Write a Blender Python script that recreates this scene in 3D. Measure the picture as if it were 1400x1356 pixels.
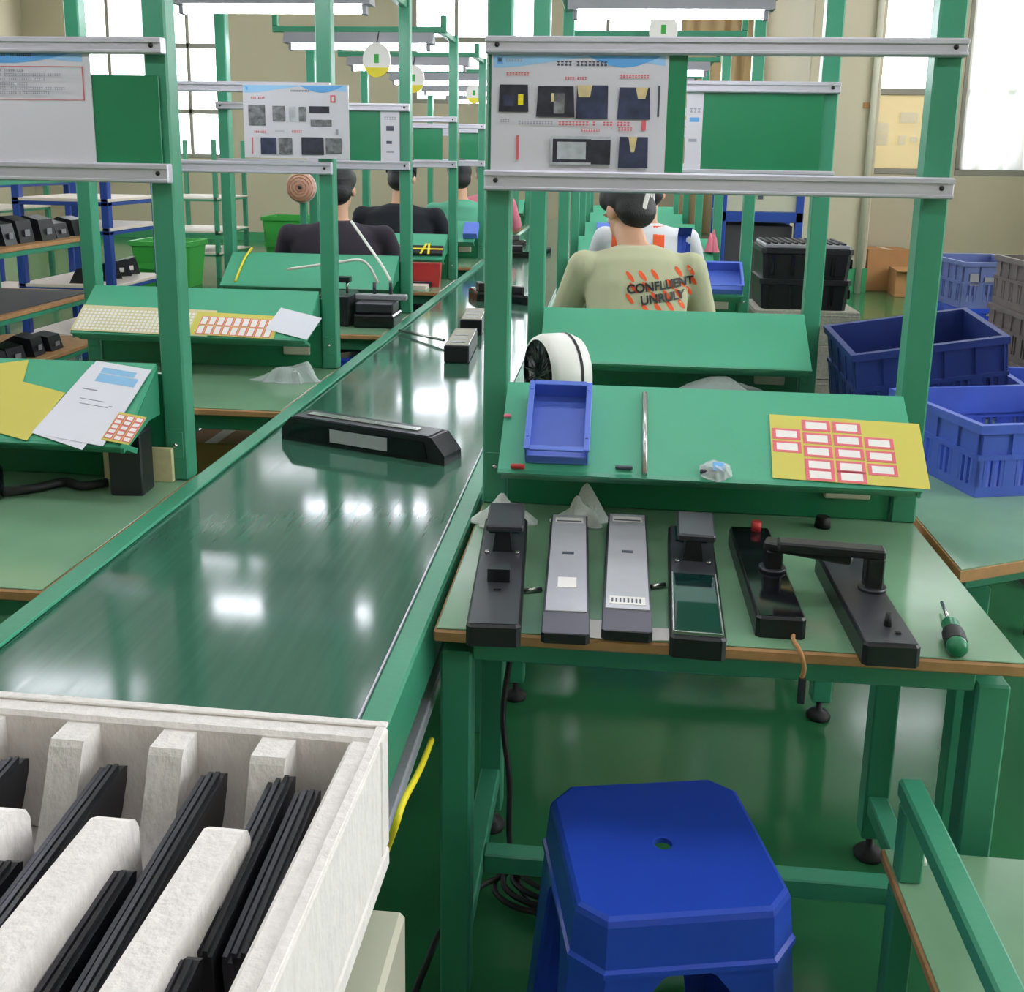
import bpy, bmesh, math, random
from mathutils import Vector, Matrix
from mathutils.bvhtree import BVHTree
random.seed(7)
for o in list(bpy.data.objects): bpy.data.objects.remove(o)
S = bpy.context.scene
C = S.collection
R = math.radians

# ------------------------------------------------------------------ camera
F, PPX, PPY, CH = 1390.0, 700.0, 512.0, 1.45
def vn(v): return v.normalized()
_Y = vn(Vector(((842-PPX)/F, (218-PPY)/F, 1)))
_Z = vn(_Y.cross(Vector((1, 0.0163, 0))))
if _Z.y > 0: _Z = -_Z
_X = _Y.cross(_Z)
if _X.x < 0: _X = -_X
ROT = Matrix((_X, _Y, _Z))            # image frame (right, down, forward) -> world
CAMP = Vector((0, 0, CH))
def ray(px, py): return ROT @ Vector(((px-PPX)/F, (py-PPY)/F, 1))
def onz(px, py, z): d = ray(px, py); return CAMP + d*((z-CH)/d.z)
def ony(px, py, y): d = ray(px, py); return CAMP + d*(y/d.y)
def onx(px, py, x): d = ray(px, py); return CAMP + d*(x/d.x)
cd = bpy.data.cameras.new('camera'); cam = bpy.data.objects.new('camera', cd); C.objects.link(cam)
cd.sensor_width = 36; cd.sensor_fit = 'HORIZONTAL'; cd.lens = F/1400*36
cd.shift_y = -(678-PPY)/1400.0; cd.clip_start = 0.02; cd.clip_end = 200
cx, cy, cz = ROT @ Vector((1, 0, 0)), ROT @ Vector((0, -1, 0)), ROT @ Vector((0, 0, -1))
M = Matrix((cx, cy, cz)).transposed().to_4x4(); M.translation = CAMP
cam.matrix_world = M
S.camera = cam

# ------------------------------------------------------------------ world and exposure
w = bpy.data.worlds.new('world'); S.world = w; w.use_nodes = True
w.node_tree.nodes['Background'].inputs[0].default_value = (0.93, 0.97, 1, 1)
w.node_tree.nodes['Background'].inputs[1].default_value = 9.0
vs = S.view_settings; vs.view_transform = 'Standard'; vs.look = 'None'; vs.exposure = 0.0; vs.gamma = 1.0; vs.use_curve_mapping = False
TUBE, PANEL = 34.0, 11.0               # lamp radiance: bench tubes, ceiling troffers

# ------------------------------------------------------------------ materials
def lin(c): c /= 255.0; return c/12.92 if c <= .04045 else ((c+.055)/1.055)**2.4
def rgb(h): return (lin(h[0]), lin(h[1]), lin(h[2]), 1)
def mat(name, col, rough=.5, metal=0, var=.0, vscale=8, bump=0, bscale=60, spec=.5, stretch=None, emit=None, rvar=0, coat=0):
    m = bpy.data.materials.new(name); m.use_nodes = True
    nt = m.node_tree; b = nt.nodes['Principled BSDF']
    b.inputs['Base Color'].default_value = rgb(col); b.inputs['Roughness'].default_value = rough
    b.inputs['Metallic'].default_value = metal; b.inputs['Specular IOR Level'].default_value = spec
    b.inputs['Coat Weight'].default_value = coat
    if emit: b.inputs['Emission Color'].default_value = rgb(col); b.inputs['Emission Strength'].default_value = emit
    if var or bump or rvar:
        tc = nt.nodes.new('ShaderNodeTexCoord'); mp = nt.nodes.new('ShaderNodeMapping')
        nt.links.new(tc.outputs['Object'], mp.inputs[0])
        if stretch: mp.inputs['Scale'].default_value = stretch
        if var or rvar:
            n = nt.nodes.new('ShaderNodeTexNoise'); n.inputs['Scale'].default_value = vscale; n.inputs['Detail'].default_value = 5
            nt.links.new(mp.outputs[0], n.inputs['Vector'])
            if var:
                r = nt.nodes.new('ShaderNodeValToRGB'); c = rgb(col)
                r.color_ramp.elements[0].position = .3; r.color_ramp.elements[1].position = .7
                r.color_ramp.elements[0].color = [max(0, x*(1-var)) for x in c[:3]]+[1]
                r.color_ramp.elements[1].color = [min(1, x*(1+var)) for x in c[:3]]+[1]
                nt.links.new(n.outputs['Fac'], r.inputs[0]); nt.links.new(r.outputs[0], b.inputs['Base Color'])
            if rvar:
                mr = nt.nodes.new('ShaderNodeMapRange'); mr.inputs[3].default_value = max(.02, rough-rvar); mr.inputs[4].default_value = rough+rvar
                nt.links.new(n.outputs['Fac'], mr.inputs[0]); nt.links.new(mr.outputs[0], b.inputs['Roughness'])
        if bump:
            n2 = nt.nodes.new('ShaderNodeTexNoise'); n2.inputs['Scale'].default_value = bscale; n2.inputs['Detail'].default_value = 4
            nt.links.new(mp.outputs[0], n2.inputs['Vector'])
            bp = nt.nodes.new('ShaderNodeBump'); bp.inputs['Strength'].default_value = bump; bp.inputs['Distance'].default_value = .01
            nt.links.new(n2.outputs['Fac'], bp.inputs['Height']); nt.links.new(bp.outputs[0], b.inputs['Normal'])
    return m
def glassy(name, col, opac=.08, rough=.0):
    m = bpy.data.materials.new(name); m.use_nodes = True; nt = m.node_tree; nt.nodes.clear()
    o = nt.nodes.new('ShaderNodeOutputMaterial'); t = nt.nodes.new('ShaderNodeBsdfTransparent'); p = nt.nodes.new('ShaderNodeBsdfPrincipled')
    p.inputs['Base Color'].default_value = rgb(col); p.inputs['Roughness'].default_value = rough
    mx = nt.nodes.new('ShaderNodeMixShader'); mx.inputs[0].default_value = opac
    nt.links.new(t.outputs[0], mx.inputs[1]); nt.links.new(p.outputs[0], mx.inputs[2]); nt.links.new(mx.outputs[0], o.inputs[0])
    return m
def cloth_trans(name, col, f=.5):
    m = bpy.data.materials.new(name); m.use_nodes = True; nt = m.node_tree; nt.nodes.clear()
    o = nt.nodes.new('ShaderNodeOutputMaterial'); t = nt.nodes.new('ShaderNodeBsdfTranslucent'); p = nt.nodes.new('ShaderNodeBsdfDiffuse')
    t.inputs[0].default_value = rgb(col); p.inputs[0].default_value = rgb(col)
    mx = nt.nodes.new('ShaderNodeMixShader'); mx.inputs[0].default_value = f
    nt.links.new(p.outputs[0], mx.inputs[1]); nt.links.new(t.outputs[0], mx.inputs[2]); nt.links.new(mx.outputs[0], o.inputs[0])
    return m
m = {}
m['green'] = mat('green_paint', (60, 141, 109), .36, var=.06, vscale=5, bump=.04, bscale=90)
m['shelf'] = mat('green_shelf_paint', (76, 167, 131), .42, var=.05, vscale=3, bump=.03, bscale=120)
m['top'] = mat('green_table_mat', (118, 156, 124), .15, var=.12, vscale=4, rvar=.08, bump=.02, bscale=30)
m['belt'] = mat('dark_green_belt', (56, 98, 80), .10, var=.08, vscale=10, stretch=(9, .5, 1), spec=.75, rvar=.03, bump=.003, bscale=25)
m['board'] = mat('green_board', (30, 122, 82), .28, var=.05)
m['ply'] = mat('plywood_edge', (176, 132, 86), .6, var=.15, vscale=30)
m['floor'] = mat('green_epoxy_floor', (46, 106, 68), .13, var=.10, vscale=1.5, rvar=.07, bump=.015, bscale=8)
m['wall'] = mat('khaki_wall', (184, 174, 150), .75, var=.03, vscale=1, bump=.03, bscale=40)
m['skirt'] = mat('green_wall_skirting', (50, 140, 90), .5)
m['ceil'] = mat('ceiling_white', (214, 212, 204), .8, var=.02)
m['alu'] = mat('brushed_aluminium', (200, 198, 208), .34, metal=.4, var=.05, vscale=20, stretch=(.5, 10, 10))
m['foam'] = mat('white_foam', (230, 223, 219), .85, var=.05, vscale=90, bump=.25, bscale=130, stretch=(1, 1, .5))
m['gfoam'] = mat('grey_foam', (168, 164, 150), .85, var=.1, vscale=60, bump=.5, bscale=90)
m['black'] = mat('black_plastic', (26, 27, 31), .34, var=.1, vscale=30)
m['blackg'] = mat('black_gloss_plastic', (18, 19, 23), .12, var=.1)
m['dgrey'] = mat('dark_grey_metal', (74, 74, 80), .34, metal=.55, var=.05, vscale=20)
m['silver'] = mat('silver_face', (190, 188, 194), .36, metal=.35, var=.03, vscale=30)
m['darkglass'] = mat('dark_glass_face', (14, 44, 42), .04, coat=.5)
m['blue'] = mat('blue_plastic', (42, 76, 190), .25, var=.05, vscale=6)
m['bin'] = mat('blue_bin_plastic', (86, 114, 206), .38, var=.06, vscale=12)
m['crate'] = mat('blue_crate_plastic', (66, 92, 186), .42, var=.1, vscale=10)
m['crated'] = mat('dark_blue_crate_plastic', (38, 54, 118), .42, var=.1, vscale=10)
m['crateg'] = mat('grey_blue_crate_plastic', (92, 106, 160), .5, var=.1, vscale=10)
m['crateb'] = mat('brown_grey_crate_plastic', (98, 88, 86), .55, var=.2, vscale=14)
m['darkmat'] = mat('dark_grey_mat', (66, 64, 66), .6, var=.1)
m['white'] = mat('white_plastic', (226, 224, 216), .35)
m['paper'] = mat('white_paper', (224, 224, 232), .7, bump=.03, bscale=12)
m['posterw'] = mat('poster_white', (206, 204, 210), .16, bump=.01, bscale=6)
m['ybl'] = mat('yellow_paper', (210, 198, 92), .6)
m['cream'] = mat('cream_label_sheet', (214, 204, 158), .6, var=.06, vscale=80)
m['pinkl'] = mat('label_red_border', (226, 110, 122), .55)
m['lab'] = mat('label_white', (238, 232, 228), .55)
m['red'] = mat('red_plastic', (186, 52, 50), .45)
m['pink'] = mat('pink_plastic', (226, 120, 140), .5)
m['rubber'] = mat('black_rubber', (22, 22, 23), .6)
m['steel'] = mat('steel', (190, 190, 186), .25, metal=.95)
m['card'] = mat('cardboard', (176, 128, 82), .8, var=.06, vscale=6)
m['beige'] = mat('beige_enamel', (190, 186, 166), .45, var=.03)
m['yel'] = mat('yellow_plastic', (232, 214, 40), .45)
m['glove'] = mat('white_glove_cloth', (212, 218, 212), .9, var=.06, vscale=30, bump=.3, bscale=200)
m['film'] = glassy('clear_plastic_film', (226, 232, 232), .42, .12)
m['glass'] = glassy('window_glass', (230, 240, 238), .06, .02)
m['frost'] = cloth_trans('frosted_tan_pane', (222, 210, 180), .40)
m['curtain'] = cloth_trans('white_curtain', (248, 248, 248), .8)
m['frame'] = mat('window_frame_grey', (140, 136, 124), .5)
m['tan'] = mat('tan_curtain_cloth', (206, 178, 140), .85)
m['blueframe'] = mat('blue_rack_paint', (30, 66, 150), .4)
m['brackp'] = mat('pale_shelf_board', (222, 208, 196), .6)
m['fgreen'] = mat('bright_green_plastic', (62, 170, 70), .5)
m['tube'] = mat('lamp_tube', (246, 246, 255), .4, emit=TUBE)
m['troffer'] = mat('lamp_panel', (247, 246, 255), .4, emit=PANEL)
m['lampgrey'] = mat('lamp_housing_grey', (150, 150, 156), .4, metal=.3)
m['hdr'] = mat('poster_blue_header', (150, 196, 232), .2)
m['hdr2'] = mat('poster_blue_wave', (98, 164, 222), .2)
m['txt'] = mat('print_dark', (70, 74, 90), .4)
m['txtl'] = mat('print_grey', (150, 150, 160), .4)
m['rtxt'] = mat('print_red', (214, 96, 104), .4)
m['ph1'] = mat('print_photo_dark', (44, 46, 58), .3, var=.5, vscale=40)
m['ph2'] = mat('print_photo_blue', (52, 58, 84), .3, var=.5, vscale=34)
m['ph3'] = mat('print_photo_grey', (112, 114, 116), .3, var=.6, vscale=60)
m['ph4'] = mat('print_photo_light', (176, 180, 184), .3, var=.2, vscale=40)
m['phy'] = mat('print_photo_tan', (206, 186, 140), .3, var=.2, vscale=40)
m['skin'] = mat('skin', (206, 158, 128), .5, var=.05)
m['hair'] = mat('black_hair', (13, 12, 15), .5, bump=.4, bscale=120, stretch=(4, 4, .6))
m['hairb'] = mat('brown_hair', (52, 34, 28), .4, bump=.4, bscale=120, stretch=(4, 4, .6))
m['olive'] = mat('pale_olive_cotton', (186, 186, 152), .9, var=.04, vscale=6, bump=.12, bscale=14)
m['purple'] = mat('dark_purple_cotton', (50, 42, 54), .9, var=.08, vscale=6, bump=.12, bscale=14)
m['blk'] = mat('black_cotton', (24, 27, 36), .9, var=.08, vscale=6, bump=.12, bscale=14)
m['teal'] = mat('teal_cotton', (96, 172, 142), .9, var=.05, bump=.1, bscale=14)
m['whitec'] = mat('white_cotton', (214, 214, 218), .9, var=.04, bump=.1, bscale=14)
m['bluec'] = mat('blue_cotton', (40, 70, 160), .9)
m['orange'] = mat('orange_print', (236, 92, 44), .8)
m['navy'] = mat('navy_trousers', (34, 38, 52), .9, var=.1)
m['pinkc'] = mat('pink_cotton', (226, 130, 150), .85)
m['fuzzy'] = mat('pink_beige_fan_guard', (206, 160, 146), .7)

# ------------------------------------------------------------------ mesh helpers
class B:
    def __init__(s): s.bm = bmesh.new()
    def _mi(s, faces, mi):
        for f in faces: f.material_index = mi
    def box(s, x0, x1, y0, y1, z0, z1, bev=0, mi=0, M=None):
        t = bmesh.new(); bmesh.ops.create_cube(t, size=1)
        for v in t.verts: v.co = Vector(((x0+x1)/2+v.co.x*(x1-x0), (y0+y1)/2+v.co.y*(y1-y0), (z0+z1)/2+v.co.z*(z1-z0)))
        if bev: bmesh.ops.bevel(t, geom=list(t.edges), offset=bev, segments=1, affect='EDGES')
        s.merge(t, mi, M); return s
    def merge(s, t, mi=0, M=None):
        mp = {}
        for v in t.verts: mp[v] = s.bm.verts.new(M @ v.co if M else v.co)
        for f in t.faces:
            try: n = s.bm.faces.new([mp[v] for v in f.verts]); n.material_index = mi; n.smooth = f.smooth
            except ValueError: pass
        t.free()
    def loft(s, rings, cap=True, mi=0, closed=True, smooth=False):
        vr = [[s.bm.verts.new(p) for p in r] for r in rings]
        n = len(rings[0])
        for a, b in zip(vr, vr[1:]):
            for i in range(n if closed else n-1):
                f = s.bm.faces.new((a[i], a[(i+1) % n], b[(i+1) % n], b[i])); f.material_index = mi; f.smooth = smooth
        if cap:
            for r in (list(reversed(vr[0])), vr[-1]):
                f = s.bm.faces.new(r); f.material_index = mi
        return s
    def tube(s, pts, r, seg=8, mi=0, smooth=True):
        pts = [Vector(p) for p in pts]
        if len(pts) >= 4 and not isinstance(r, (list, tuple)):      # smooth bends
            q = []
            for i in range(len(pts)-1):
                a, b, c, d = pts[max(i-1, 0)], pts[i], pts[i+1], pts[min(i+2, len(pts)-1)]
                for k in range(5):
                    t = k/5; q.append(.5*((2*b)+(c-a)*t+(2*a-5*b+4*c-d)*t*t+(3*b-a-3*c+d)*t**3))
            pts = q+[pts[-1]]
        rs = r if isinstance(r, (list, tuple)) else [r]*len(pts)
        rings = []; up = None
        for i, p in enumerate(pts):
            d = vn((pts[min(i+1, len(pts)-1)]-pts[max(i-1, 0)]))
            if up is None: up = d.orthogonal().normalized()
            else: up = vn(up - d*up.dot(d))
            q = d.cross(up)
            rings.append([p+(up*math.cos(2*math.pi*k/seg)+q*math.sin(2*math.pi*k/seg))*rs[i] for k in range(seg)])
        return s.loft(rings, True, mi, smooth=smooth)
    def cyl(s, p0, p1, r0, r1=None, seg=16, mi=0, smooth=True):
        return s.tube([p0, p1], [r0, r0 if r1 is None else r1], seg, mi, smooth)
    def lathe(s, prof, seg=24, mi=0, M=None, cap=True, smooth=True):
        rings = [[(M or Matrix()) @ Vector((r*math.cos(2*math.pi*k/seg), r*math.sin(2*math.pi*k/seg), z)) for k in range(seg)] for r, z in prof]
        return s.loft(rings, cap, mi, smooth=smooth)
    def prism(s, poly, axis, a, b, mi=0, M=None):
        def P(u, v, w):
            p = {'x': Vector((w, u, v)), 'y': Vector((u, w, v)), 'z': Vector((u, v, w))}[axis]
            return M @ p if M else p
        return s.loft([[P(u, v, a) for u, v in poly], [P(u, v, b) for u, v in poly]], True, mi)
    def poly(s, pts, mi=0):
        f = s.bm.faces.new([s.bm.verts.new(p) for p in pts]); f.material_index = mi; return s
    def ball(s, c, r, sc=(1, 1, 1), seg=12, mi=0, smooth=True, M=None):
        t = bmesh.new(); bmesh.ops.create_uvsphere(t, u_segments=seg, v_segments=max(6, seg*2//3), radius=1)
        for v in t.verts: v.co = Vector((v.co.x*sc[0]*r, v.co.y*sc[1]*r, v.co.z*sc[2]*r)); v.co = (M @ v.co if M else v.co)+Vector(c)
        for f in t.faces: f.smooth = smooth
        s.merge(t, mi); return s
    def capsule(s, p0, p1, r0, r1, seg=12):
        s.ball(p0, r0, seg=seg); s.ball(p1, r1, seg=seg); s.cyl(p0, p1, r0, r1, seg); return s
    def build(s, name, mats, parent=None, loc=None, rot=None):
        bmesh.ops.recalc_face_normals(s.bm, faces=s.bm.faces)
        me = bpy.data.meshes.new(name); s.bm.to_mesh(me); s.bm.free()
        for k in (mats if isinstance(mats, (list, tuple)) else [mats]): me.materials.append(m[k])
        o = bpy.data.objects.new(name, me); C.objects.link(o)
        if parent: o.parent = parent
        if loc is not None: o.location = loc
        if rot is not None: o.rotation_euler = rot
        return o
def thing(name, label, cat, loc=(0, 0, 0), rot=(0, 0, 0), group=None):
    o = bpy.data.objects.new(name, None); C.objects.link(o); o.location = loc; o.rotation_euler = rot; o.empty_display_size = .05
    return tag(o, label, cat, group)
def tag(o, label, cat, group=None):
    o['label'] = label; o['category'] = cat
    if group: o['group'] = group
    return o
def struct(o): o['kind'] = 'structure'; return o
def share(o, name, parent, loc=None, rot=None):
    c = bpy.data.objects.new(name, o.data); C.objects.link(c); c.parent = parent
    if loc is not None: c.location = loc
    if rot is not None: c.rotation_euler = rot
    return c
def copy_tree(o, parent=None):
    kids = [k for k in bpy.data.objects if k.parent == o]
    c = o.copy(); C.objects.link(c); c.parent = parent
    for k in kids: copy_tree(k, c)
    return c
def rect_ring(w, d, ch, z, cx=0, cy=0):
    a, b = w/2, d/2
    return [Vector((cx+x, cy+y, z)) for x, y in ((-a+ch, -b), (a-ch, -b), (a, -b+ch), (a, b-ch), (a-ch, b), (-a+ch, b), (-a, b-ch), (-a, -b+ch))]

# ------------------------------------------------------------------ room
X0, X1, Y0, Y1, ZC = -10.0, 5.6, -4.0, 17.0, 4.6
YR = 12.7                              # nearer stretch of back wall on the right
fl = struct(B().box(X0-.2, X1+.2, Y0-.2, Y1+.2, -.1, 0).build('floor', 'floor'))
struct(B().box(X0-.2, X1+.2, Y0-.2, Y1+.2, ZC, ZC+.1).build('ceiling', 'ceil'))
def wall_holes(name, a0, a1, z1, holes, axis, pos, th):
    """wall along axis ('x' or 'y') at pos with thickness th; holes = (a0,a1,z0,z1)"""
    b = B()
    def bx(p, q, r, t):
        if q-p < 1e-4 or t-r < 1e-4: return
        if axis == 'x': b.box(p, q, min(pos, pos+th), max(pos, pos+th), r, t)
        else: b.box(min(pos, pos+th), max(pos, pos+th), p, q, r, t)
    x = a0
    for h in sorted(holes):
        bx(x, h[0], 0, z1); bx(h[0], h[1], 0, h[2]); bx(h[0], h[1], h[3], z1); x = h[1]
    bx(x, a1, 0, z1)
    return struct(b.build(name, 'wall'))
wn = [0]
def window(a0, a1, z0, z1, axis, pos, nm, nz=(.5,), pane='glass', lower=None):
    wn[0] += 1
    t = bpy.data.objects.new('window_%d' % wn[0], None); C.objects.link(t); struct(t)
    fr = .07
    def bx(b, p, q, r, s, d=.06):
        if axis == 'x': b.box(p, q, pos, pos+d, r, s, .006)
        else: b.box(pos, pos+d, p, q, r, s, .006)
    b = B(); bx(b, a0, a1, z0, z0+fr, .1); bx(b, a0, a1, z1-fr, z1); bx(b, a0, a0+fr, z0+fr, z1-fr); bx(b, a1-fr, a1, z0+fr, z1-fr)
    b.build('window_frame', 'frame', t)
    xs = [a0+(a1-a0)*i/nm for i in range(nm+1)]; zs = [z0]+[z0+(z1-z0)*k for k in nz]+[z1]
    for x in xs[1:-1]: b = B(); bx(b, x-.03, x+.03, z0+fr, z1-fr); b.build('mullion', 'frame', t)
    for z in zs[1:-1]: b = B(); bx(b, a0+fr, a1-fr, z-.04, z+.04); b.build('transom', 'frame', t)
    for i in range(nm):
        for j in range(len(zs)-1):
            b = B()
            if axis == 'x': b.box(xs[i], xs[i+1], pos+.025, pos+.031, zs[j], zs[j+1])
            else: b.box(pos+.025, pos+.031, xs[i], xs[i+1], zs[j], zs[j+1])
            b.build('pane', lower if (lower and j == 0) else pane, t)
    return t
backh = [(-9.2, -6.45, 1.36, 4.3), (-3.35, -1.2, 2.3, 4.3), (-.9, 1.9, 2.0, 4.3)]
wall_holes('wall_back', X0, 2.2, ZC, backh, 'x', Y1, .2)
for h, n, nz in zip(backh, (4, 3, 4), ((.26, .62), (.5,), (.5,))): window(h[0], h[1], h[2], h[3], 'x', Y1, n, nz)
rh = [(2.98, 3.86, 1.33, 4.3), (3.98, 5.4, 1.33, 4.3)]
wall_holes('wall_right_back', 2.2, X1, ZC, rh, 'x', YR, .2)
window(*rh[0], 'x', YR, 1, (.32,), lower='frost'); window(*rh[1], 'x', YR, 2, (.32,))
struct(B().box(2.2, 2.4, YR+.2, Y1, 0, ZC).build('wall_return', 'wall'))
lh = [(2.5, 6.5, 1.4, 4.2), (8.5, 12.5, 1.4, 4.2)]
wall_holes('wall_left', Y0, Y1, ZC, lh, 'y', X0-.2, .2)
for h in lh: window(*h, 'y', X0-.1, 4, (.5,))
rr = [(-1.5, 3.0, 1.4, 4.2), (5.0, 10.0, 1.4, 4.2)]
wall_holes('wall_right', Y0, YR, ZC, rr, 'y', X1, .2)
for h in rr: window(*h, 'y', X1+.05, 4, (.5,))
wall_holes('wall_front', X0, X1, ZC, [], 'x', Y0-.2, .2)
struct(B().box(X0, X1, Y0, Y0+.02, 0, .12).build('baseboard_front', 'skirt'))
struct(B().box(2.2, X1, YR-.015, YR, 0, .3).build('baseboard_right', 'skirt'))
struct(B().box(X0, 2.2, Y1-.015, Y1, 0, .14).build('baseboard_back', 'skirt'))
# column in front of the right-hand back wall, with pipe and corner strips
pc = thing('column', 'beige square column standing in front of windowed wall', 'column', (2.5, 12.25, 0))
B().box(-.40, .38, -.3, .3, 0, ZC, .01).build('shaft', 'wall', pc)
B().cyl((.30, -.34, 0), (.30, -.34, ZC), .035).build('pipe', 'beige', pc)
B().box(-.42, .40, -.32, -.3, 0, .28, .004).build('skirting', 'skirt', pc)
B().box(.2, .27, -.32, -.3, 2.05, 2.11, .004).build('socket_plate', 'card', pc)
def curtain(name, x0, x1, y, z0, z1, k, label, amp=.03, n=None):
    n = n or int((x1-x0)/.02); b = B(); f = random.uniform(3, 5)
    A = [Vector((x0+(x1-x0)*i/n, y+amp*math.sin(i*.55)+amp*.4*math.sin(i*.21*f), z0)) for i in range(n+1)]
    b.loft([A, [p+Vector((0, 0, z1-z0)) for p in A]], False, closed=False, smooth=True)
    o = b.build(name, k); so = o.modifiers.new('t', 'SOLIDIFY'); so.thickness = .004
    return o
tag(curtain('curtain', 4.0, 5.38, YR-.09, 1.40, 4.25, 'curtain', ''), 'white sheer curtain drawn across window beside stacked crates', 'curtain')
tag(curtain('curtain', .95, 1.95, Y1-.15, .3, 4.2, 'tan', ''), 'tan full length curtain hanging beside beige column', 'curtain')
for i, (a, b_, c_, d_) in enumerate(((1198, 168, 1216, 182), (1230, 154, 1256, 168), (1198, 183, 1214, 199), (1228, 185, 1238, 198), (1244, 187, 1254, 194))):
    p, q = ony(a, d_, YR-.002), ony(c_, b_, YR-.002)
    tag(B().box(p.x, q.x, YR-.006, YR-.002, p.z, q.z).build('paper_notice', 'curtain'), ('white paper notice taped low on tan frosted pane, ' + ('left of upper pair', 'wide sheet of upper pair', 'square sheet below upper pair', 'narrow upright slip', 'smallest slip')[i]), 'notice', 'paper notices on frosted pane')

# ceiling troffers
def troffer():
    t = thing('ceiling_light', 'flat white ceiling light panel', 'light', (0, 0, ZC), group='ceiling light panels')
    B().box(-.62, .62, -.17, .17, -.07, 0, .01).build('housing', 'lampgrey', t)
    B().box(-.58, .58, -.14, .14, -.078, -.07).build('diffuser', 'troffer', t)
    return t
t0 = troffer(); first = True
for xx in (-7.6, -4.4, -1.35, .2, 3.4):
    for yy in (-1.5, 1.5, 4.5, 7.5, 10.5, 13.8):
        if xx > 3 and yy > 12: continue
        o = t0 if first else copy_tree(t0); first = False
        o.location = (xx, yy, ZC)

# ------------------------------------------------------------------ conveyor
CV = thing('conveyor', 'long green belt conveyor running between the two rows of benches', 'conveyor', (0, 0, 0))
YN, YF = -.5, 12.0
B().box(-.852, -.296, YN+.03, YF-.03, .735, .75, .004).build('belt', 'belt', CV)
for x0, x1 in ((-.296, -.257), (-.893, -.850)):
    B().box(x0, x1, YN, YF, .66, .7575, .004).build('rail', 'green', CV)
for x0, x1, kk in ((-.298, -.2955, 'alu'), (-.8520, -.8500, 'shelf')):
    B().box(x0, x1, YN, YF, .751, .7585).build('edge_strip', kk, CV)
B().box(-.84, -.31, YN+.05, YF-.05, .60, .66, .004).build('bed', 'green', CV)
B().box(-.296, -.262, YN, YF, .575, .60, .003).build('lower_rail', 'alu', CV)
for yy in (1.06, 2.35, 3.9, 5.4, 6.9, 8.4, 9.9, 11.4):
    for x0 in (-.335, -.86): B().box(x0, x0+.05, yy, yy+.05, 0, .60, .004).build('leg', 'green', CV)
    B().box(-.81, -.335, yy+.005, yy+.045, .14, .18, .003).build('crossbar', 'green', CV)
cb = B().box(-.262, -.205, .70, .98, .18, .62, .006).build('control_box', 'beige', CV)
B().box(-.258, -.209, .695, .70, .2, .60, .002).build('cover', 'alu', cb)

# ------------------------------------------------------------------ benches
BW = .87
def make_bench():
    t = thing('workbench', '', 'workbench'); h = BW/2
    tp = B().box(-h, h, -.60, .03, .728, .7475, .003).build('tabletop', 'ply', t)
    B().box(-h+.004, h-.004, -.596, .026, .7475, .75, .001).build('surface', 'top', tp)
    lg = None
    for x in (-h+.003, h-.053):
        for y in (-.555, -.05):
            b = B().box(x, x+.05, y, y+.05, .055, .69, .004).build('leg', 'green', t)
            f = B().lathe([(.001, 0), (.03, 0), (.032, .008), (.022, .02), (.008, .026), (.008, .055)], 16, M=Matrix.Translation((x+.025, y+.025, 0)))
            f.build('levelling_foot', 'rubber', b)
    for y in (-.555, -.05): B().box(-h+.053, h-.053, y+.005, y+.045, .675, .728, .003).build('apron', 'green', t)
    for x in (-h+.003, h-.053):
        B().box(x, x+.05, -.505, -.05, .69, .728, .003).build('side_apron', 'green', t)
        B().box(x+.005, x+.045, -.505, -.05, .12, .16, .003).build('side_stretcher', 'green', t)
        B().prism([(x+.012, .675), (x+.038, .675), (x+.038, .60), (x+.034, .58)], 'y', -.51, -.505).build('gusset', 'green', t) if False else None
    B().box(-h+.048, h-.048, -.33, -.29, .12, .16, .003).build('footrest', 'green', t)
    for x in (-h, h-.05):
        p = B().box(x, x+.05, -.02, .03, .75, 2.11, .004).build('post', 'green', t)
        B().box(x+.008, x+.042, -.022, -.02, .80, .86, .001).build('bracket', 'green', p)
        B().lathe([(.001, 0), (.006, 0), (.005, .004), (.001, .005)], 10, M=Matrix.Translation((x+.025, -.022, .83)) @ Matrix.Rotation(R(90), 4, 'X')).build('bolt', 'steel', p)
        a = B().box(x+.01, x+.04, -.50, -.02, 2.07, 2.10, .003).build('lamp_arm', 'green', t)
    cbar = B().box(-h-.02, h+.02, -.53, -.50, 2.065, 2.095, .003).build('crossbar', 'green', t)
    for x in (-h-.02, h-.01): B().box(x, x+.03, -.53, -.50, 2.095, 2.15, .003).build('stub', 'green', cbar)
    for z0, z1 in ((1.640, 1.672), (1.388, 1.427)):
        r = B().box(-h, h, -.042, -.02, z0, z1, .002)
        r.box(-h, h, -.046, -.042, z1-.011, z1-.002, .001); r.box(-h, h, -.045, -.042, z0+.002, z0+.008, .001)
        ro = r.build('sign_rail', 'alu', t)
        for x in (-h+.022, h-.022): B().lathe([(.001, 0), (.005, 0), (.004, .003), (.001, .004)], 10, M=Matrix.Translation((x, -.042, (z0+z1)/2)) @ Matrix.Rotation(R(90), 4, 'X')).build('screw', 'rubber', ro)
    # tilted document shelf between the posts
    hw = h-.052
    sh = B().prism([(-.035, 1.012), (-.03, 1.002), (-.205, .873), (-.213, .879)], 'x', -hw, hw).build('document_shelf', 'shelf', t)
    B().prism([(-.216, .880), (-.206, .884), (-.140, .856), (-.146, .846)], 'x', -hw, hw).build('lip', 'green', sh)
    for x in (-hw, hw-.006): B().prism([(-.03, 1.0), (-.03, .9), (-.08, .9), (-.20, .862), (-.20, .875)], 'x', x, x+.006).build('side_cheek', 'green', sh)
    bb = B().box(-hw, hw, -.012, 0, .7502, .985, .002).build('back_board', 'board', t)
    so = B().box(hw-.13, hw-.04, -.024, -.012, .795, .832, .003).build('socket', 'beige', bb)
    return t
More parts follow.
